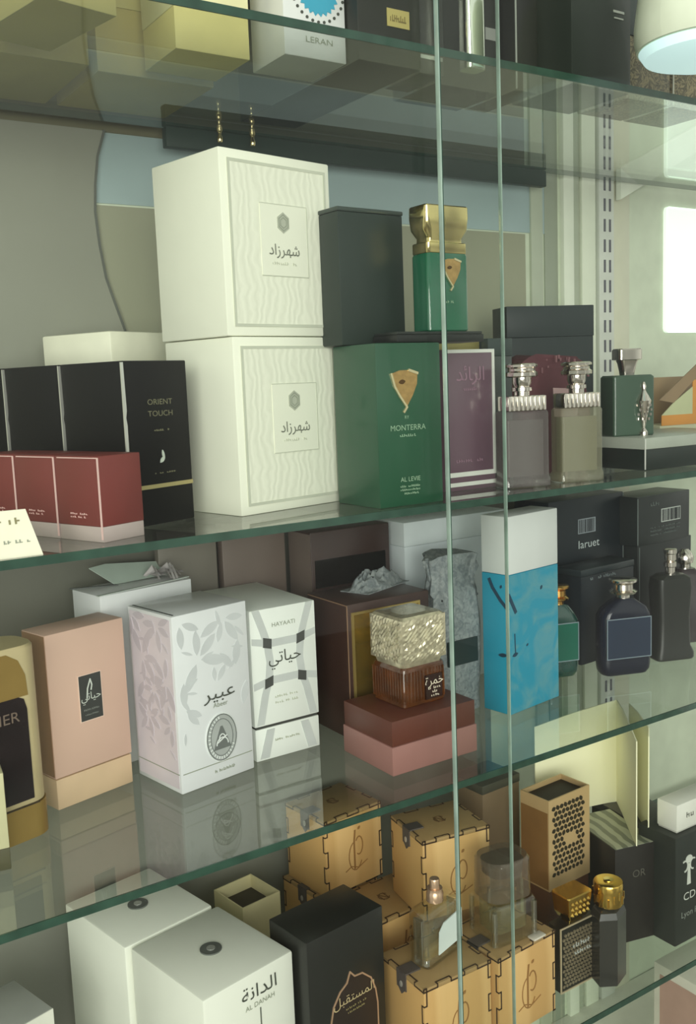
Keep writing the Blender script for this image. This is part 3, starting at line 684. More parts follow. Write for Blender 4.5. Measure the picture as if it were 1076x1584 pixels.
for fi in range(4):
    g = {}
    hw, hd = (.0250, .0232) if fi % 2 == 0 else (.0232, .0250)
    for i in range(NU + 1):
        for j in range(NV_ + 1):
            u = (i / NU * 2 - 1); v = j / NV_ * .039
            r_ = cap_pt(u * .0245, v, fi); p = Vector((u * hw, -hd - r_, .0405 + v)) if fi == 0 else None
            a = fi * PI / 2; x, y = u * hw, -hd - r_
            g[i, j] = bm.verts.new((x * math.cos(a) - y * math.sin(a), x * math.sin(a) + y * math.cos(a), .0405 + v))
    for i in range(NU):
        for j in range(NV_):
            bm.faces.new((g[i, j], g[i + 1, j], g[i + 1, j + 1])); bm.faces.new((g[i, j], g[i + 1, j + 1], g[i, j + 1]))
add_loft(bm, [(.0405, .050, .0464, .001), (.0790, .0500, .0464, .002), (.0815, .046, .042, .004), (.0820, .030, .028, .008)], 3)
fin('cut_glass_cap', bm, CR, t)
kf = (Vector((-.0245, -.0228, 0)), Vector((1, 0, 0)), Vector((0, 0, 1)), Vector((0, -1, 0)))
lb = polys('label', t, kf, [rect(.0240, .0430, .0040, .0260)], C('umber label', (44, 22, 16), rough=.3), .0016)
text('lettering', lb, kf, A_QAHWA, .0335, .0170, .0110, C('cream print', (232, 220, 200), rough=.4), .0020)
polys('small_lettering', lb, kf, ticks(.0265, .0410, .0130, .0022, 7, 30) + ticks(.0270, .0400, .0095, .0022, 6, 31) + ticks(.0275, .0395, .0060, .0020, 5, 32), K['cream print'], .0020)
# --- grey pouch
GP = two_tone('grey jute cloth', (108, 116, 120), (148, 154, 154), 180, .35, .65, .85, bump=.3, distort=1)
t = thing('gift_pouch', 'grey fabric pouch with black label between the amber bottle and turquoise carton', 'pouch', (.610, .745, SC), 0)
pouch('bag', t, .064, .036, .166, GP, .0030, 9, .80, 32, .05)
bm = bmesh.new()
for k in range(5):
    add_loft(bm, [(.126, .010, .006, .002, -.02 + k * .010, .0), (.145, .014, .004, .0015, -.026 + k * .013, -.004 + .003 * (k % 2)), (.160 - .006 * (k % 3), .004, .002, .0008, -.030 + k * .015, .002 * (k % 2))], 3)
fin('gathered_neck', bm, GP, t, 60)
polys('black_label', t, (Vector((-.029, -.0205, 0)), Vector((1, .02, 0)), Vector((0, 0, 1)), Vector((0, -1, 0))), [rect(.006, .045, .052, .077)], C('black label', (24, 40, 38), rough=.5), .0012)
bm = bmesh.new()
for k in range(14): add_box(bm, -.024 + k * .0034, -.022 + k * .0034, -.0155, -.0135, .1175 + .001 * math.sin(k), .1195 + .001 * math.sin(k))
fin('drawstring', bm, C('dark cord', (70, 76, 78), rough=.7), t)
# second cloth fold behind
t = thing('cloth', 'crumpled grey cloth heaped on the display box left of the pouch neck', 'cloth', (.545, .785, SC + .131), 20)
bm = bmesh.new(); NX, NY = 34, 18; g = {}
for i in range(NX + 1):
    for j in range(NY + 1):
        u, v = i / NX * 2 - 1, j / NY * 2 - 1
        r_ = (u * u + v * v) ** .5 * (1 + .25 * noise.noise(Vector((u * 2, v * 2, 3))))
        m_ = max(0, 1 - r_ ** 2.2)
        rid = abs(noise.noise(Vector((u * 2.2 + v * 1.2, v * 2.6, 7)))) + .5 * abs(noise.noise(Vector((u * 5, v * 5 - u * 3, 1))))
        g[i, j] = bm.verts.new((u * .036 + .003 * noise.noise(Vector((u * 3, v * 3, 9))), v * .017, .0008 + m_ ** .6 * (.006 + .017 * rid + .003 * (u > .2))))
for i in range(NX):
    for j in range(NY): bm.faces.new((g[i, j], g[i + 1, j], g[i + 1, j + 1], g[i, j + 1]))
low = [bm.verts.new((g[k].co.x, g[k].co.y, 0)) for k in [(0, 0), (NX, 0), (NX, NY), (0, NY)]]
bm.faces.new(low[::-1])
for (a, b), ks in zip(((0, 1), (1, 2), (2, 3), (3, 0)), ([(i, 0) for i in range(NX + 1)], [(NX, j) for j in range(NY + 1)], [(i, NY) for i in range(NX, -1, -1)], [(0, j) for j in range(NY, -1, -1)])):
    bm.faces.new([low[b], low[a]] + [g[k] for k in ks][::1]) if True else None
fin('fold', bm, GP, t, 60)
# --- turquoise carton
TQ = C('turquoise carton', (38, 156, 188), rough=.35, var=.05, scale=10)
TM = two_tone('marbled turquoise', (40, 146, 174), (104, 158, 166), 20, .42, .72, .4, distort=2.5)
t = thing('perfume_carton', 'turquoise marbled carton with white top band right of the grey pouch', 'perfume box', (.638, .691, SC), 8)
w, d, h = .080, .034, .200
box('body', t, 0, w, 0, d, 0, .142, TQ, .001); box('white_top', t, 0, w, 0, d, .1422, h, C('white card', (222, 226, 224), rough=.4, var=.02), .001)
polys('marbled_front', t, face('F', w, d, h), [rect(.001, w - .001, .001, .1415)], TM, .0003)
INK = C('ink brush', (22, 60, 84), rough=.4)
polys('brush_strokes', t, face('F', w, d, h), stroke([(-.0, .122), (.005, .113), (.010, .104)], .004) + stroke([(.008, .082), (.0088, .062)], .0012) + [leaf(.004, .060, .009, .004, .2), leaf(.026, .066, .004, .002, .6), leaf(.05, .12, .005, .003, 1)], INK, .0007)
polys('brush_strokes', t, face('L', w, d, h), stroke([(.010, .136), (.014, .128), (.024, .116), (.033, .108)], .0035) + [leaf(.024, .128, .004, .0025, 1.2), leaf(.020, .060, .012, .004, .1)], INK, .0007)
t = thing('carton', 'broad white carton standing behind the grey pouch and turquoise carton', 'box', (.603, .812, SC), 0)
box('body', t, 0, .145, 0, .058, 0, .160, C('blue white carton', (212, 220, 224), rough=.4), .001); box('lid', t, -.0006, .1456, -.0006, .0586, .160, .186, C('blue white lid', (218, 226, 228), rough=.4), .001)
# --- green bottle
def flat_bottle(label, loc, yaw, glassm, plate, capm, w, h, neckw, s=1):
    t = thing('perfume_bottle', label, 'perfume bottle', loc, yaw)
    d = .026 * s
    loft('body', t, [(0, w - .014, d - .010, .006), (.001, w - .008, d - .006, .008), (.006, w - .001, d - .001, .010), (.012, w, d, .010), (h * .64, w, d, .010), (h * .72, w - .008, d - .003, .010), (h * .80, neckw + .008, d - .007, .008), (h * .82, neckw, d - .009, .007)], glassm, 6)
    fr = (Vector((-w / 2, -d / 2, 0)), Vector((1, 0, 0)), Vector((0, 0, 1)), Vector((0, -1, 0)))
    p = polys('label_plate', t, fr, [rect(.004, w - .004, h * .20, h * .62)], plate, .0008)
    polys('label_frame', p, fr, frame(.0035, w - .0035, h * .195, h * .625, .0009), C('pale metal line ' + label[:4], (150, 166, 176), rough=.3, metal=.4), .0012)
    z = h * .82
    lathe('cap', t, [(neckw * .40, z), (neckw * .40, z + .003), (neckw * .55, z + .004), (neckw * .78, z + .0055), (neckw * .82, z + .0075), (neckw * .60, z + .0095), (neckw * .58, z + .0155), (neckw * .82, z + .0185), (neckw * .82, z + .0205), (neckw * .70, z + .0215)], capm, 24)
    return t
flat_bottle('dark green bottle with gold cap right of the turquoise carton', (.7680, .752, SC), -18, mat('bottle green', (10, 60, 52), .1, 0, .2, coat=.8), C('green plate', (12, 92, 74), rough=.3), mat('gold neck', (206, 160, 88), .2, 1), .044, .101, .015, .9)
flat_bottle('navy blue bottle with silver cap in front of the dark cartons', (.8300, .714, SC), -20, mat('navy glass', (13, 20, 38), .14, 0, .1, spec=.4), C('navy plate', (24, 40, 62), rough=.4), SV, .061, .106, .019)
# --- dark cartons at right
NV = C('midnight carton', (22, 32, 38), rough=.38, var=.06, spec=.4); LG = C('pale grey label', (150, 160, 166), rough=.5)
def barcode(parent, fr, x0, x1, y0, y1, seed, bgm):
    p = polys('barcode_label', parent, fr, [rect(x0, x1, y0, y1)], bgm, .0005)
    r = random.Random(seed); out = []; x = x0 + .0012
    while x < x1 - .002:
        k = r.choice((.0004, .0006, .001)); out.append(rect(x, x + k, y0 + .001, y1 - .001)); x += k + r.choice((.0005, .0008, .0012))
    polys('barcode', p, fr, out, C('barcode ink', (44, 48, 52), rough=.6), .0008)
t = thing('perfume_carton', 'large midnight carton with barcode and upside-down lettering behind the green bottle', 'perfume box', (.815, .812, SC), 3)
w, d, h = .138, .055, .186
box('body', t, 0, w, 0, d, 0, h, NV, .001); fr = face('F', w, d, h)
barcode(t, fr, .052, .084, .142, .160, 2, LG)
text('lettering', t, fr, 'Iaruet', .071, .1240, .0140, C('pale print', (196, 206, 206), rough=.5), .0006, 1.2)
polys('edge_line', t, fr, [rect(w - .0012, w, .08, h - .002)], C('grey edge', (110, 120, 118), rough=.4), .0006)
t = thing('perfume_carton', 'smaller midnight carton directly behind the navy bottle', 'perfume box', (.815, .762, SC), 3)
box('body', t, 0, .096, 0, .036, 0, .104, C('ink carton', (20, 29, 36), rough=.36, var=.06, spec=.4), .001); box('lid', t, -.0005, .0965, -.0005, .0365, .104, .112, C('ink lid', (34, 44, 48), rough=.3), .001)
polys('lettering', t, face('F', .096, .036, .112), ticks(.030, .062, .0985, .0036, 10, 40) + ticks(.016, .022, .0985, .004, 2, 41), C('ash print', (120, 130, 132), rough=.5), .0010)
t = thing('perfume_carton', 'charcoal carton with a pale blue sticker behind the slim black bottle', 'perfume box', (.957, .800, SC), 3)
box('body', t, 0, .113, 0, .055, 0, .118, C('charcoal carton', (32, 38, 38), rough=.36, var=.06, spec=.4), .001)
polys('blue_sticker', t, face('F', .113, .055, .118), [rect(.026, .044, .028, .044)], C('pale blue sticker', (130, 166, 192), rough=.4), .0006)
polys('edge_line', t, face('F', .113, .055, .118), [rect(.003, .004, .004, .115)], K['grey edge'], .0006)
t = thing('perfume_carton', 'black carton with white barcode label on top of the charcoal carton', 'perfume box', (.947, .792, SC + .1185), 3)
w, d, h = .108, .050, .062
box('body', t, 0, w, 0, d, 0, h, C('soft black carton', (36, 42, 42), rough=.35, var=.08), .001); fr = face('F', w, d, h)
barcode(t, fr, .048, .088, .026, .043, 5, C('label white', (206, 212, 206), rough=.5))
polys('small_lettering', t, fr, ticks(.026, .046, .0485, .0048, 4, 44) + ticks(.026, .088, .020, .0022, 22, 45) + ticks(.026, .088, .0155, .0022, 22, 46) + ticks(.026, .080, .011, .0022, 20, 47), C('faint print', (96, 104, 102), rough=.5), .0006)
polys('edge_line', t, fr, [rect(0, .0012, .002, h - .002)], K['grey edge'], .0006)
# --- slim black bottle
t = thing('perfume_bottle', 'slim black waisted bottle with silver sprayer at the right edge', 'perfume bottle', (.918, .720, SC), -20)
BLB = mat('black lacquer bottle', (34, 37, 33), .38, 0, .05, spec=.4)
loft('body', t, [(0, .046, .030, .006), (.002, .049, .033, .007), (.008, .049, .033, .007), (.016, .042, .028, .006), (.050, .040, .027, .006), (.085, .044, .029, .006), (.096, .042, .027, .006), (.100, .030, .020, .006)], BLB)
lathe('sprayer', t, [(.0055, .100), (.0055, .108), (.007, .109), (.007, .114), (.0045, .1150), (.0065, .1165), (.0065, .1235), (.0075, .1245), (.0075, .1290), (.0060, .1300)], SV, 16)
t = thing('perfume_bottle', 'dark bottle with small silver cap cut by the right edge behind the slim black bottle', 'perfume bottle', (.990, .755, SC), -20)
loft('body', t, [(0, .036, .026, .006), (.002, .040, .030, .007), (.085, .036, .028, .007), (.092, .022, .018, .006)], mat('dark wine bottle', (46, 34, 38), .2, 0, .1, coat=.5))
lathe('cap', t, [(.006, .092), (.006, .097), (.010, .099), (.011, .106), (.008, .112), (.004, .116)], SV, 16)

# ================================================================ SHELF D
# --- white cartons with ring
WM = C('matt white carton', (236, 238, 226), rough=.4, var=.015)
def danah(label, loc, yaw):
    t = thing('perfume_carton', label, 'perfume box', loc, yaw, 'white cartons with a ring on top')
    w, d, h = .0935, .1070, .139
    box('body', t, 0, w, 0, d, 0, h, WM, .0022); fr = face('F', w, d, h); tp = face('T', w, d, h)
    rg = polys('top_ring', t, tp, [ell(w / 2, d / 2, .0095, .0095, 28)], C('slate ring', (92, 96, 92), rough=.4), .0012)
    polys('ring_centre', rg, tp, [ell(w / 2, d / 2, .0038, .0038, 16)], C('pewter centre', (200, 202, 196), rough=.25, metal=.6), .0018)
    text('lettering', t, fr, A_DANAH, .056, .117, .0165, DK, .0006, 1.15); text('small_lettering', t, fr, 'AL DANAH', .056, .1085, .0062, WG, .0006)
    polys('drop_emblem', t, fr, [rect(.0555, .0565, .085, .1055), [(.056, .092), (.0600, .080), (.0615, .068), (.056, .058), (.0505, .068), (.052, .080)]], C('emblem slate', (104, 108, 100), rough=.4), .0006)
    return t
da = danah('front white carton with dark ring on top and drop emblem, lower left', (.2790, .6605, SD), 10.5)
dup(da, (.2555, .7690, SD), 10.5, 'rear white carton with dark ring, partly under the glass shelf edge')
t = thing('carton', 'grey white carton corner in the bottom left of the picture', 'box', (.105, .735, SD), 15)
box('body', t, 0, .085, 0, .060, 0, .105, C('grey white carton', (178, 180, 172), rough=.4), .001); box('lid', t, -.0006, .0856, -.0006, .0606, .105, .118, C('grey white lid', (170, 172, 166), rough=.4), .001)
polys('bright_edge', t, face('F', .085, .06, .118), [rect(.0, .0856, .100, .1175)], C('bright lid edge', (226, 226, 214), rough=.4), .0009)
t = thing('carton', 'small cream open carton with dark inside behind the white ring carton', 'box', (.388, .806, SD), 8)
CY = C('cream yellow carton', (214, 204, 160), rough=.5)
bm = bmesh.new()
for a in ((0, .046, 0, .0012, 0, .112), (0, .046, .0488, .05, 0, .112), (0, .0012, .0012, .0488, 0, .112), (.0448, .046, .0012, .0488, 0, .112), (.001, .045, .001, .049, 0, .095)): add_box(bm, *a)
fin('walls', bm, CY, t); box('dark_inside', t, .0014, .0446, .0014, .0486, .0952, .098, C('dark inside', (58, 52, 38), rough=.8), 0)
# --- black carton with gold arch
t = thing('perfume_carton', 'black carton with golden arch outline beside the white ring carton', 'perfume box', (.377, .664, SD), 7)
w, d, h = .087, .054, .149
BC2 = C('matt black carton', (34, 35, 32), rough=.35, var=.08)
box('body', t, 0, w, 0, d, 0, h, BC2, .001); fr = face('F', w, d, h)
AP = [(.022, .030), (.022, .062), (.026, .078), (.034, .089), (.042, .094), (.046, .103), (.051, .097), (.060, .096), (.070, .087), (.075, .074), (.077, .060), (.077, .030)]
polys('arch_panel', t, fr, [AP], C('espresso panel', (44, 34, 30), rough=.35), .0003)
polys('gold_arch', t, fr, stroke(AP, .0014), C('copper line', (196, 160, 130), rough=.35, metal=.4), .0008)
text('lettering', t, fr, A_MASK, .050, .0755, .0120, C('pale gold print', (190, 172, 130), rough=.4), .0008, 1.05)
polys('small_lettering', t, fr, ticks(.040, .064, .0690, .0018, 12, 50) + ticks(.042, .062, .0650, .0016, 10, 51), K['gold print'], .0007)
# --- wooden boxes
WD = two_tone('birch plywood', (206, 164, 104), (222, 182, 122), 6, .3, .7, .55, wave=True, distort=2); WTOP = C('plywood top', (168, 138, 92), rough=.6, var=.08, scale=25)
BURN = C('burnt joint', (62, 42, 24), rough=.7); LEA = C('dark leather', (84, 76, 72), rough=.6)
def fj(L, n, wd, dep, vertical, at, par):
    """finger joint: burnt steps along an edge, every second finger"""
    out = []; s = L / n; sg = 1 if at < .01 else -1
    for i in range(n):
        if i % 2 != par: continue
        pts = [(i * s, 0), (i * s, dep), ((i + 1) * s, dep), ((i + 1) * s, 0)]
        out += stroke([((at + sg * y), x) if vertical else (x, (at + sg * y)) for x, y in pts], wd)
    return out
def wood(label, loc, yaw, latch=True, emblem=True):
    t = thing('wooden_box', label, 'wooden box', loc, yaw, 'laser-cut wooden boxes')
    w, d, h = .077, .068, .0835
    box('body', t, 0, w, 0, d, 0, h - .004, WD, .0004); box('lid', t, 0, w, 0, d, h - .0038, h, WTOP, .0004)
    F, L_, T = face('F', w, d, h), face('L', w, d, h), face('T', w, d, h)
    bm = bmesh.new()
    for fr_, ww, par in ((F, w, 0), (L_, d, 1)):
        for q in fj(h, 5, .0014, .0026, True, .0004, par) + fj(h, 5, .0014, .0026, True, ww - .0004, par) + fj(ww, 5, .0014, .0026, False, h - .0004, 0): add_poly(bm, fr_, q, .0003)
    for q in fj(w, 5, .0014, .0026, False, .0004, 1) + fj(w, 5, .0014, .0026, False, d - .0004, 1) + fj(d, 5, .0014, .0026, True, .0004, 1) + fj(d, 5, .0014, .0026, True, w - .0004, 1): add_poly(bm, T, q, .0003)
    fin('finger_joints', bm, BURN, t)
    if latch:
        l = polys('leather_latch', t, L_, [rect(.028, .042, h - .016, h + .0016), [(.030, h - .016), (.040, h - .016), (.035, h - .021)]], LEA, .0012)
        polys('latch_top', l, T, [rect(-.0012, .016, d - .042, d - .028)], LEA, .0014)
        polys('rivet', l, L_, [ell(.035, h - .011, .002, .003, 12)], C('rivet', (206, 200, 190), rough=.3, metal=.5), .0018)
    if emblem:
        em = (stroke(arc(.040, .034, .009, .016, 110, 330), .0011) + stroke([(.040, .062), (.0385, .050), (.0385, .020)], .0022) + stroke(arc(.045, .044, .005, .010, -120, 140), .0013) + stroke([(.026, .020), (.034, .0235), (.044, .0195), (.056, .0245)], .0009) + [leaf(.044, .062, .0045, .003, .8)])
        polys('burnt_emblem', t, F, em, C('burnt emblem', (150, 108, 58), rough=.7), .0003)
        polys('top_mark', t, T, stroke(arc(.040, .036, .006, .006, 30, 330), .0010) + stroke([(.036, .030), (.036, .042), (.043, .030), (.043, .042)], .0010), C('burnt mark', (104, 76, 44), rough=.7), .0003)
    return t
wb = wood('front wooden box carrying the small clear bottle, with leather latch', (.476, .633, SD), -1)
dup(wb, (.5585, .627, SD), 3, 'front wooden box at right carrying the glass jar bottle')
dup(wb, (.5015, .744, SD), 3, 'low wooden box behind the front one, its bare top half hidden')
dup(wb, (.5430, .717, SD + .0845), -9, 'upper wooden box with a mark on its lid, above the clear bottle')
dup(wb, (.590, .722, SD), -3, 'lower wooden box under the marked wooden box')
dup(wb, (.489, .812, SD + .0845), 6, 'upper wooden box at the back just below the glass shelf edge')
dup(wb, (.484, .816, SD), 6, 'lowest wooden box in the back stack behind the black arch carton')
# small clasp
t = thing('clasp', 'small white tag on the front lid edge of the right front wooden box', 'tag', (.613, .634, SD + .0836), 3)
box('tag', t, -.008, .008, -.006, .003, .0, .0022, C('white clasp', (214, 206, 190), rough=.4), .0006)
# --- clear bottle
WZ = SD + .0836
CLG = glass('clear perfume glass', (.96, .97, .94), .08, .02)
t = thing('perfume_bottle', 'small clear bottle with white label on the front wooden box', 'perfume bottle', (.5185, .668, WZ), 14)
t.scale = (1.08, 1.08, 1.12)
loft('glass_body', t, [(0, .046, .018, .004), (.0015, .050, .022, .005), (.044, .050, .022, .005), (.0475, .046, .018, .006), (.049, .016, .012, .005)], CLG)
loft('liquid', t, [(.006, .042, .014, .004), (.038, .042, .014, .004)], glass('pale perfume', (.95, .94, .86), .02, 0, (222, 216, 176), .10))
lf = (Vector((-.025, -.0111, 0)), Vector((1, 0, 0)), Vector((0, 0, 1)), Vector((0, -1, 0)))
polys('white_label', t, lf, [[(.014, .009), (.0470, .011), (.0470, .037), (.022, .034), (.0155, .028)]], C('white label', (226, 238, 234), rough=.4), .0008)
lathe('sprayer', t, [(.0075, .049), (.0075, .056), (.0068, .057), (.0068, .060)], C('rose gold sprayer', (222, 186, 156), rough=.25, metal=.7), 16)
lathe('nozzle', t, [(.0045, .060), (.0045, .067), (.004, .068)], K['rose gold sprayer'], 14)
bm = bmesh.new()
for x in (-.0235, .0235): add_loft(bm, [(.003, .003, .010, .001, x, 0), (.042, .003, .010, .001, x, 0)], 3)
add_loft(bm, [(.0015, .046, .016, .004), (.006, .044, .014, .004)], 4)
fin('thick_glass', bm, glass('thick glass', (.92, .93, .88), .35), t, 40)
# --- jar bottle
t = thing('perfume_bottle', 'clear glass bottle with large smoky cap on the right front wooden box', 'perfume bottle', (.593, .658, WZ), -6)
loft('glass_body', t, [(0, .048, .040, .006), (.0015, .052, .044, .008), (.038, .052, .044, .008), (.041, .048, .040, .008)], CLG)
loft('smoky_cap', t, [(.0412, .044, .037, .012), (.043, .050, .042, .014), (.078, .050, .042, .016), (.081, .046, .038, .015)], glass('smoky cap', (.80, .76, .70), .06, .05, (140, 124, 104), .28))
loft('inner_cap', t, [(.064, .036, .030, .010), (.077, .038, .031, .010)], glass('cap liner', (.6, .55, .48), .02, .1, (96, 82, 66), .5))
loft('liquid', t, [(.010, .040, .032, .008), (.035, .040, .032, .008)], glass('olive perfume', (.90, .88, .76), .02, 0, (150, 140, 100), .3))
bm = bmesh.new()
for x, y in ((-.023, -.019), (.023, -.019), (.023, .019), (-.023, .019)): add_loft(bm, [(.002, .005, .005, .002, x, y), (.036, .005, .005, .002, x, y)], 3)
fin('thick_glass', bm, K.setdefault('tg', glass('thick corner glass', (.84, .85, .78), .3)), t, 40)
# --- tall gold lattice carton
t = thing('perfume_carton', 'tall gold carton with pierced lattice front and dark recessed top', 'perfume box', (.698, .700, SD), 3)
w, d, h = .0655, .0405, .172
GT = mat('champagne gold card', (206, 176, 128), .40, .25, .05, 20); GS = C('bronze side', (136, 100, 58), rough=.4, var=.08)
box('base', t, .001, w - .001, .001, d - .001, 0, .072, C('chocolate base', (98, 66, 46), rough=.4), .0008)
bm = bmesh.new()
for a in ((0, w, 0, .0016, .070, h), (0, w, d - .0016, d, .070, h), (0, .0016, .0016, d - .0016, .070, h), (w - .0016, w, .0016, d - .0016, .070, h), (.001, w - .001, .001, d - .001, .0725, h - .006)): add_box(bm, *a)
fin('sleeve', bm, GT, t)
polys('bronze_side', t, face('L', w, d, h), [rect(.001, d - .0015, .072, h - .014)], GS, .0003)
polys('dark_top', t, (Vector((0, 0, h - .0058)), Vector((1, 0, 0)), Vector((0, 1, 0)), Vector((0, 0, 1))), [rect(.0018, w - .0018, .0018, d - .0018)], C('dark recess', (34, 32, 24), rough=.5, spec=.2), .0004)
def lattice(x0, x1, y0, y1, s, skip=None, seed=1):
    r = random.Random(seed); out = []
    ny = int((y1 - y0) / s); nx = int((x1 - x0) / s)
    for j in range(ny):
        for i in range(nx):
            cx = x0 + (i + .5 + (.25 if j % 2 else -.25)) * s; cy = y0 + (j + .5) * s
            if skip and skip[0] < cx < skip[1] and skip[2] < cy < skip[3]: continue
            a = (i * 2 + j * 3) % 4 * PI / 4 + .4; l = s * 1.0
            out.append(leaf(cx - l / 2 * math.cos(a), cy - l / 2 * math.sin(a), l, l * .74, a))
    return out
polys('lattice_holes', t, face('F', w, d, h), lattice(.006, w - .006, .084, h - .006, .0062, (.024, .043, .115, .127)), C('lattice shade', (44, 38, 20), rough=.6), .0004)
t = thing('perfume_carton', 'brown carton half hidden left of the gold lattice carton', 'perfume box', (.672, .775, SD), 3)
box('body', t, 0, .058, 0, .050, 0, .160, C('taupe brown carton', (126, 106, 82), rough=.4), .0008); box('lid', t, -.0005, .0585, -.0005, .0505, .160, .170, C('dark taupe lid', (70, 70, 60), rough=.35), .0008)
# --- ornate bottle with gold cap
t = thing('perfume_bottle', 'flat dark filigree bottle with square gold cap in front of the lattice carton', 'perfume bottle', (.681, .652, SD), 0)
w = .0505
bd = loft('body', t, [(0, w - .002, .014, .001), (.001, w, .016, .001), (.070, w, .016, .001)], C('dark filigree ground', (40, 40, 34), rough=.3, metal=.2), 3)
ffr = (Vector((-w / 2, -.008, 0)), Vector((1, 0, 0)), Vector((0, 0, 1)), Vector((0, -1, 0)))
FI = C('pewter filigree', (150, 138, 112), rough=.35, metal=.5)
polys('filigree', t, ffr, [l for l in lattice(.004, w - .004, .004, .066, .0042, None, 3)], FI, .0006)
polys('border', t, ffr, frame(0, w, 0, .070, .0016), C('pale gold border', (206, 190, 156), rough=.35, metal=.4), .0008)
polys('lettering', t, ffr, ticks(.018, .042, .044, .005, 7, 60) + ticks(.020, .044, .036, .004, 7, 61), C('pale letters', (190, 194, 186), rough=.4), .0012)
YG = mat('yellow gold', (216, 180, 92), .16, 1, .1, 60)
loft('collar', t, [(.070, .020, .012, .002), (.074, .020, .012, .002)], YG)
bm = bmesh.new(); add_loft(bm, [(.074, .024, .018, .001), (.080, .030, .022, .0015), (.099, .034, .025, .002), (.1005, .033, .024, .002)], 2)
for i in range(5):
    for j in range(3):
        u = -.011 + i * .0055; z = .081 + j * .006
        b_ = [bm.verts.new((u + dx, -.0112 - .0003 * j, z + dz)) for dx, dz in ((-.0024, 0), (0, -.0026), (.0024, 0), (0, .0026))]; a_ = bm.verts.new((u, -.0138 - .0004 * j, z))
        for q in range(4): bm.faces.new((b_[q], b_[(q + 1) % 4], a_))
fin('gold_cap', bm, YG, t)
# --- black bottle with gold round cap
t = thing('perfume_bottle', 'black angular bottle with round gold cap right of the filigree bottle', 'perfume bottle', (.717, .636, SD), 20)
bm = bmesh.new(); vs0 = ell(0, 0, .0235, .0165, 6, 0)
prev = None
for z, s_ in ((0, .96), (.001, 1), (.072, 1), (.078, .86), (.080, .6)):
    vs = [bm.verts.new((x * s_, y * s_, z)) for x, y in vs0]
    if prev:
        for i in range(6): bm.faces.new((prev[i], prev[(i + 1) % 6], vs[(i + 1) % 6], vs[i]))
    else: bm.faces.new(vs[::-1])
    prev = vs
bm.faces.new(prev); fin('body', bm, C('graphite bottle', (50, 50, 46), rough=.3, coat=.3), t)
lathe('gold_cap', t, [(.010, .080), (.0145, .0815), (.015, .083), (.015, .1035), (.0142, .105), (.011, .1055)], YG, 28)
lathe('cap_boss', t, [(.005, .1055), (.005, .1068), (.003, .1072)], GC, 16)
bm = bmesh.new()
for k in range(16):
    a = k * PI / 8; add_box(bm, .0150 * math.cos(a) - .0008, .0150 * math.cos(a) + .0008, .0150 * math.sin(a) - .0008, .0150 * math.sin(a) + .0008, .084 + (k % 3) * .003, .092 + (k % 3) * .003)
fin('cap_relief', bm, YG, t)
# --- black cartons, cream papers
BX = C('brown black carton', (40, 38, 35), rough=.4, var=.05, spec=.4)
SHN = two_tone('cellophane top', (110, 116, 100), (168, 172, 150), 22, .4, .6, .2, wave=True, distort=4)  # pale stripes paint the reflections on the wrapped carton top
t = thing('perfume_carton', 'black carton with shiny wrapped top below the folded cream papers', 'perfume box', (.764, .668, SD), -14)
w, d, h = .054, .088, .1095
box('body', t, 0, w, 0, d, 0, h, BX, .0008); polys('wrapped_top', t, face('T', w, d, h), [rect(.001, w - .001, .001, d - .001)], SHN, .0004)
text('lettering', t, face('F', w, d, h), 'OR', .030, .074, .012, C('dim print', (88, 86, 78), rough=.5), .0005)
t = thing('perfume_carton', 'plain black carton at the back right of the wrapped black carton', 'perfume box', (.832, .690, SD), -8)
box('body', t, 0, .056, 0, .085, 0, .100, C('smoke black carton', (56, 54, 52), rough=.35), .0008); box('lid', t, -.0005, .0565, -.0005, .0855, .100, .1095, C('smoke black lid', (64, 62, 58), rough=.35), .0008)
PZ = SD + .1098
CPM = mat('cream paper', (250, 248, 212), .6, 0, .03, 12)
def sheet(parent, name, pts, zt, zb, th=.0012):
    bm = bmesh.new(); n = len(pts); F_, B_ = [], []
    for i, (x, y) in enumerate(pts):
        a = Vector(pts[max(0, i - 1)]); b = Vector(pts[min(n - 1, i + 1)]); tn = (b - a).normalized(); nn = Vector((tn.y, -tn.x)) * th
        F_.append((bm.verts.new((x, y, zb[i])), bm.verts.new((x, y, zt[i])))); B_.append((bm.verts.new((x - nn.x, y - nn.y, zb[i])), bm.verts.new((x - nn.x, y - nn.y, zt[i]))))
    for i in range(n - 1):
        bm.faces.new((F_[i][0], F_[i + 1][0], F_[i + 1][1], F_[i][1])); bm.faces.new((B_[i + 1][0], B_[i][0], B_[i][1], B_[i + 1][1]))
        bm.faces.new((F_[i][1], F_[i + 1][1], B_[i + 1][1], B_[i][1])); bm.faces.new((F_[i + 1][0], F_[i][0], B_[i][0], B_[i + 1][0]))
    bm.faces.new((F_[0][0], F_[0][1], B_[0][1], B_[0][0])); bm.faces.new((F_[-1][1], F_[-1][0], B_[-1][0], B_[-1][1]))
    return fin(name, bm, CPM, parent)
t = thing('folded_paper', 'large folded cream paper standing open on the black cartons', 'paper', (0, 0, PZ), 0)
pts = [(.752, .775), (.80, .764), (.848, .752), (.858, .748), (.838, .722), (.812, .690), (.789, .661)]
sheet(t, 'leaf', pts, [.110, .118, .124, .126, .126, .123, .118], [.0, .0, .0, .0, 0, 0, 0])
t = thing('folded_paper', 'narrow second cream paper standing right of the folded one', 'paper', (0, 0, PZ), 0)
sheet(t, 'leaf', [(.868, .738), (.846, .706), (.822, .672), (.812, .664)], [.122, .124, .122, .117], [0, 0, 0, 0])
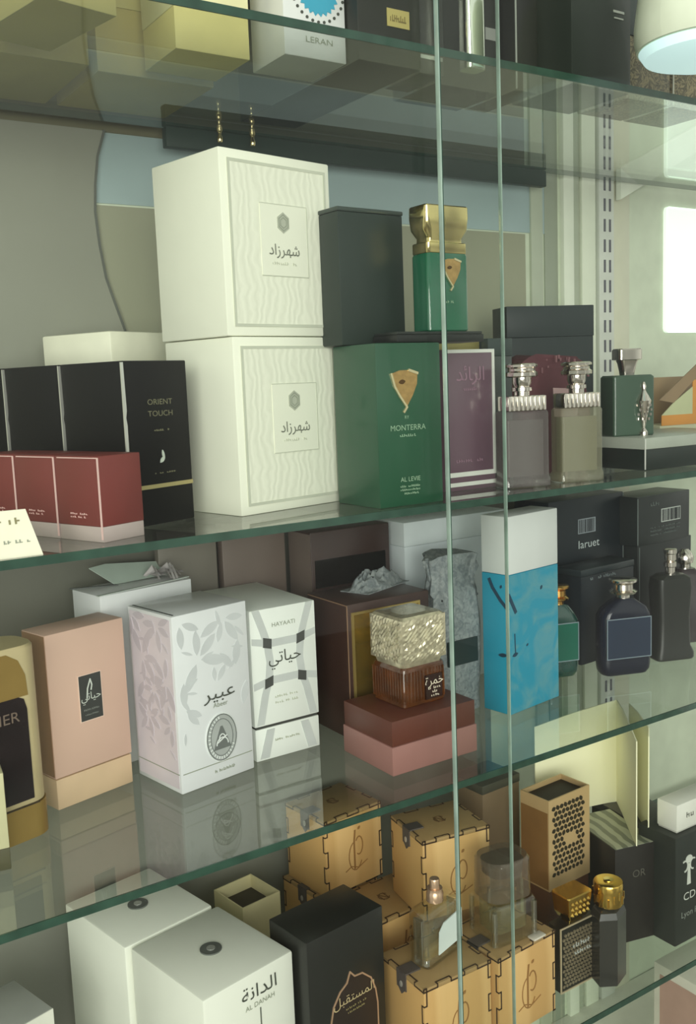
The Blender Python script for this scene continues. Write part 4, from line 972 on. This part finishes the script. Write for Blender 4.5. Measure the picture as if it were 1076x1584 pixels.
# --- CD carton + white lid
t = thing('perfume_carton', 'black carton with silver emblem and script at the right edge', 'perfume box', (.812, .6275, SD), 0)
w, d, h = .080, .050, .1235
box('body', t, 0, w, 0, d, 0, h, C('graphite carton', (42, 47, 43), rough=.38, var=.04, spec=.4), .0012); fr = face('F', w, d, h)
PS = C('pale silver print', (206, 210, 200), rough=.3)
polys('trophy_emblem', t, fr, [[(.019, .066), (.025, .066), (.0235, .090), (.0205, .090)], ell(.022, .095, .0055, .0045, 14)] + stroke(arc(.0150, .088, .005, .006, -90, 120), .0016) + stroke(arc(.029, .088, .005, .006, 60, 270), .0016), PS, .0006)
text('lettering', t, fr, 'CDL', .0265, .0490, .0125, PS, .0006, 1.15)
text('script_lettering', t, fr, 'Lyon Paris', .030, .030, .0100, C('dim silver script', (140, 146, 138), rough=.4), .0006)
t = thing('gift_box', 'small white box lying on top of the black emblem carton', 'box', (.822, .634, SD + .1240), 0)
box('lid', t, 0, .070, 0, .026, .0020, .0315, C('white small box', (230, 230, 220), rough=.4), .001); box('foot', t, .001, .069, .001, .025, 0, .0022, C('white box foot', (196, 196, 186), rough=.4), .0004)
polys('print', t, face('F', .07, .026, .0315), ticks(.016, .030, .014, .006, 4, 70), C('grey mark', (120, 122, 112), rough=.5), .0005)
# --- carton below the lowest shelf
t = thing('perfume_carton', 'dusty pink carton with white edges below the lowest shelf, bottom right', 'perfume box', (.876, .602, SE), 0)
w, d, h = .09, .105, .205
box('body', t, 0, w, 0, d, 0, h, C('white edge carton', (226, 224, 206), rough=.4), .001)
polys('pink_side', t, face('L', w, d, h), [rect(.009, d - .001, .004, h - .012)], C('dusty pink side', (186, 152, 136), rough=.45), .0004)

# ================================================================ SHELF A (seen from below)
BGE = C('beige carton', (204, 190, 120), rough=.45, var=.05, scale=8)
t = thing('perfume_carton', 'pale yellow carton on the top shelf left of the white patterned one', 'perfume box', (.318, .690, SA), 0)
box('body', t, 0, .0615, 0, .060, .0, .030, C('pale yellow carton', (236, 222, 148), rough=.4), .0008); box('cover', t, -.0004, .0619, -.0004, .0604, .030, .15, C('cream yellow cover', (240, 234, 186), rough=.4), .0008)
t = thing('perfume_carton', 'beige carton at the upper left corner on the top shelf', 'perfume box', (.205, .640, SA), 12)
box('body', t, 0, .055, 0, .09, 0, .06, BGE, .0008); box('lid', t, -.0004, .0554, -.0004, .0904, .06, .12, C('khaki lid', (158, 152, 104), rough=.45), .0008)
t = thing('perfume_carton', 'olive beige carton reaching to the back of the top shelf', 'perfume box', (.285, .765, SA), 0)
box('body', t, 0, .100, 0, .105, 0, .05, C('olive beige carton', (186, 168, 96), rough=.5), .0008); box('lid', t, -.0004, .1004, -.0004, .1054, .05, .13, BGE, .0008)
t = thing('perfume_carton', 'wide olive carton at the far left back of the top shelf', 'perfume box', (.150, .755, SA), 0)
box('body', t, 0, .125, 0, .115, 0, .05, C('khaki carton', (176, 164, 98), rough=.5), .0008); box('lid', t, -.0004, .1254, -.0004, .1154, .05, .13, C('khaki top', (170, 166, 122), rough=.5), .0008)
t = thing('perfume_carton', 'white carton with turquoise starburst emblem on the top shelf', 'perfume box', (.396, .665, SA), 0)
w, d, h = .056, .052, .13
box('body', t, 0, w, 0, d, 0, h, C('cool white carton', (228, 230, 228), rough=.4), .001); fr = face('F', w, d, h)
pts = []
for k in range(48):
    a = 2 * PI * k / 48; r_ = .0195 if k % 2 else .0168; pts.append((.031 + r_ * math.cos(a), .051 + r_ * math.sin(a)))
e = polys('starburst_emblem', t, fr, [pts], C('turquoise print', (62, 164, 194), rough=.4), .0006)
polys('dot_ring', e, fr, [ell(.031 + .0235 * math.cos(a), .051 + .0235 * math.sin(a), .0012, .0012, 8) for a in [2 * PI * k / 28 for k in range(28)]], DK, .0006)
text('lettering', t, fr, 'LERAN', .031, .0115, .0062, WG, .0006, 1.35)
DB = C('olive black carton', (36, 38, 32), rough=.38, var=.05, spec=.4)
t = thing('perfume_carton', 'black carton with small gold label on the top shelf', 'perfume box', (.4535, .650, SA), 0)
w, d, h = .061, .200, .14
box('body', t, 0, w, 0, d, 0, h, DB, .001); fr = face('F', w, d, h)
lb = polys('gold_label', t, fr, [rect(.028, .050, .0290, .0425)], C('gold label', (186, 172, 106), rough=.35, metal=.3), .0006)
polys('lettering', lb, fr, ticks(.031, .047, .033, .005, 8, 80), C('label print', (120, 106, 60), rough=.5), .0009)
t = thing('perfume_carton', 'narrow black carton with silver tag right of the gold-labelled one', 'perfume box', (.517, .655, SA), 0)
box('body', t, 0, .026, 0, .050, 0, .14, C('soft olive black carton', (50, 52, 46), rough=.3), .001); polys('silver_tag', t, face('F', .026, .05, .14), [rect(.001, .024, .0115, .0145)], C('silver tag', (176, 180, 172), rough=.3, metal=.3), .0006)
t = thing('perfume_bottle', 'slim polished silver bottle on the top shelf', 'perfume bottle', (.5535, .632, SA), 0)
loft('body', t, [(0, .018, .014, .003), (.001, .019, .015, .004), (.080, .019, .015, .004)], mat('chrome', (232, 236, 222), .08, 1), 6); loft('cap', t, [(.080, .016, .012, .003), (.105, .016, .012, .003)], SV)
t = thing('perfume_carton', 'wide black carton behind the slim silver bottle', 'perfume box', (.546, .672, SA), 0)
box('body', t, 0, .075, 0, .060, 0, .14, DB, .001); polys('tag', t, face('F', .075, .06, .14), [rect(.058, .070, .044, .054)], C('dull silver tag', (150, 152, 146), rough=.4), .0006)
t = thing('perfume_carton', 'black carton between the wide black carton and the big one', 'perfume box', (.6235, .655, SA), 0)
box('body', t, 0, .0265, 0, .070, 0, .14, C('jet carton', (30, 32, 28), rough=.38, spec=.4), .001); polys('bright_edge', t, face('F', .0265, .07, .14), [rect(0, .0014, .001, .138)], C('pale edge', (160, 166, 156), rough=.3), .0006)
t = thing('perfume_carton', 'big dark carton with small silver lines at the front right of the top shelf', 'perfume box', (.6540, .618, SA), 0)
w, d, h = .075, .075, .14
box('body', t, 0, w, 0, d, 0, h, C('dark pine carton', (40, 46, 42), rough=.38, var=.05, spec=.4), .001)
polys('silver_lines', t, face('F', w, d, h), [rect(.052, .066, .066, .068), rect(.053, .065, .061, .0622)], C('silver line', (176, 180, 170), rough=.3), .0006)
ORN = two_tone('ornate bronze card', (84, 78, 58), (150, 138, 104), 90, .42, .6, .4, distort=5, bump=.4)
t = thing('perfume_carton', 'ornate bronze carton on the top shelf at right', 'perfume box', (.7345, .628, SA), 0)
box('body', t, 0, .062, 0, .060, 0, .055, ORN, .001); box('upper', t, 0, .062, 0, .060, .0555, .14, C('teal black carton', (46, 58, 56), rough=.3), .001); polys('edge', t, face('F', .062, .06, .14), [rect(0, .0012, .001, .055)], C('brass edge', (170, 160, 130), rough=.3, metal=.4), .0006)
t = thing('perfume_carton', 'second ornate bronze carton at the right edge of the top shelf', 'perfume box', (.800, .628, SA), 0)
box('body', t, 0, .062, 0, .060, 0, .055, ORN, .001); box('upper', t, 0, .062, 0, .060, .0555, .14, K['teal black carton'], .001); polys('edge', t, face('F', .062, .06, .14), [rect(0, .0016, .001, .075)], C('pale brass edge', (206, 206, 190), rough=.3, metal=.3), .0006)

# ================================================================ lamp reflection, built as a hanging dome in front of the glass
t = thing('pendant_lamp', 'white dome pendant lamp with glowing underside at the upper right corner', 'lamp', (.676, .500, .240), 0)
lathe('shade', t, [(.046, .004), (.0515, .006), (.0535, .014), (.0535, .024), (.050, .050), (.042, .074), (.030, .092), (.012, .100), (.006, .102)], mat('milky shade', (222, 232, 208), .3), 48)
lathe('diffuser', t, [(.030, -.006), (.046, -.001), (.050, .005)], emit('lamp diffuser', (206, 238, 236), .55), 48)
lathe('cord', t, [(.003, .102), (.003, 1.0)], C('white cord', (210, 210, 200), rough=.5), 12)
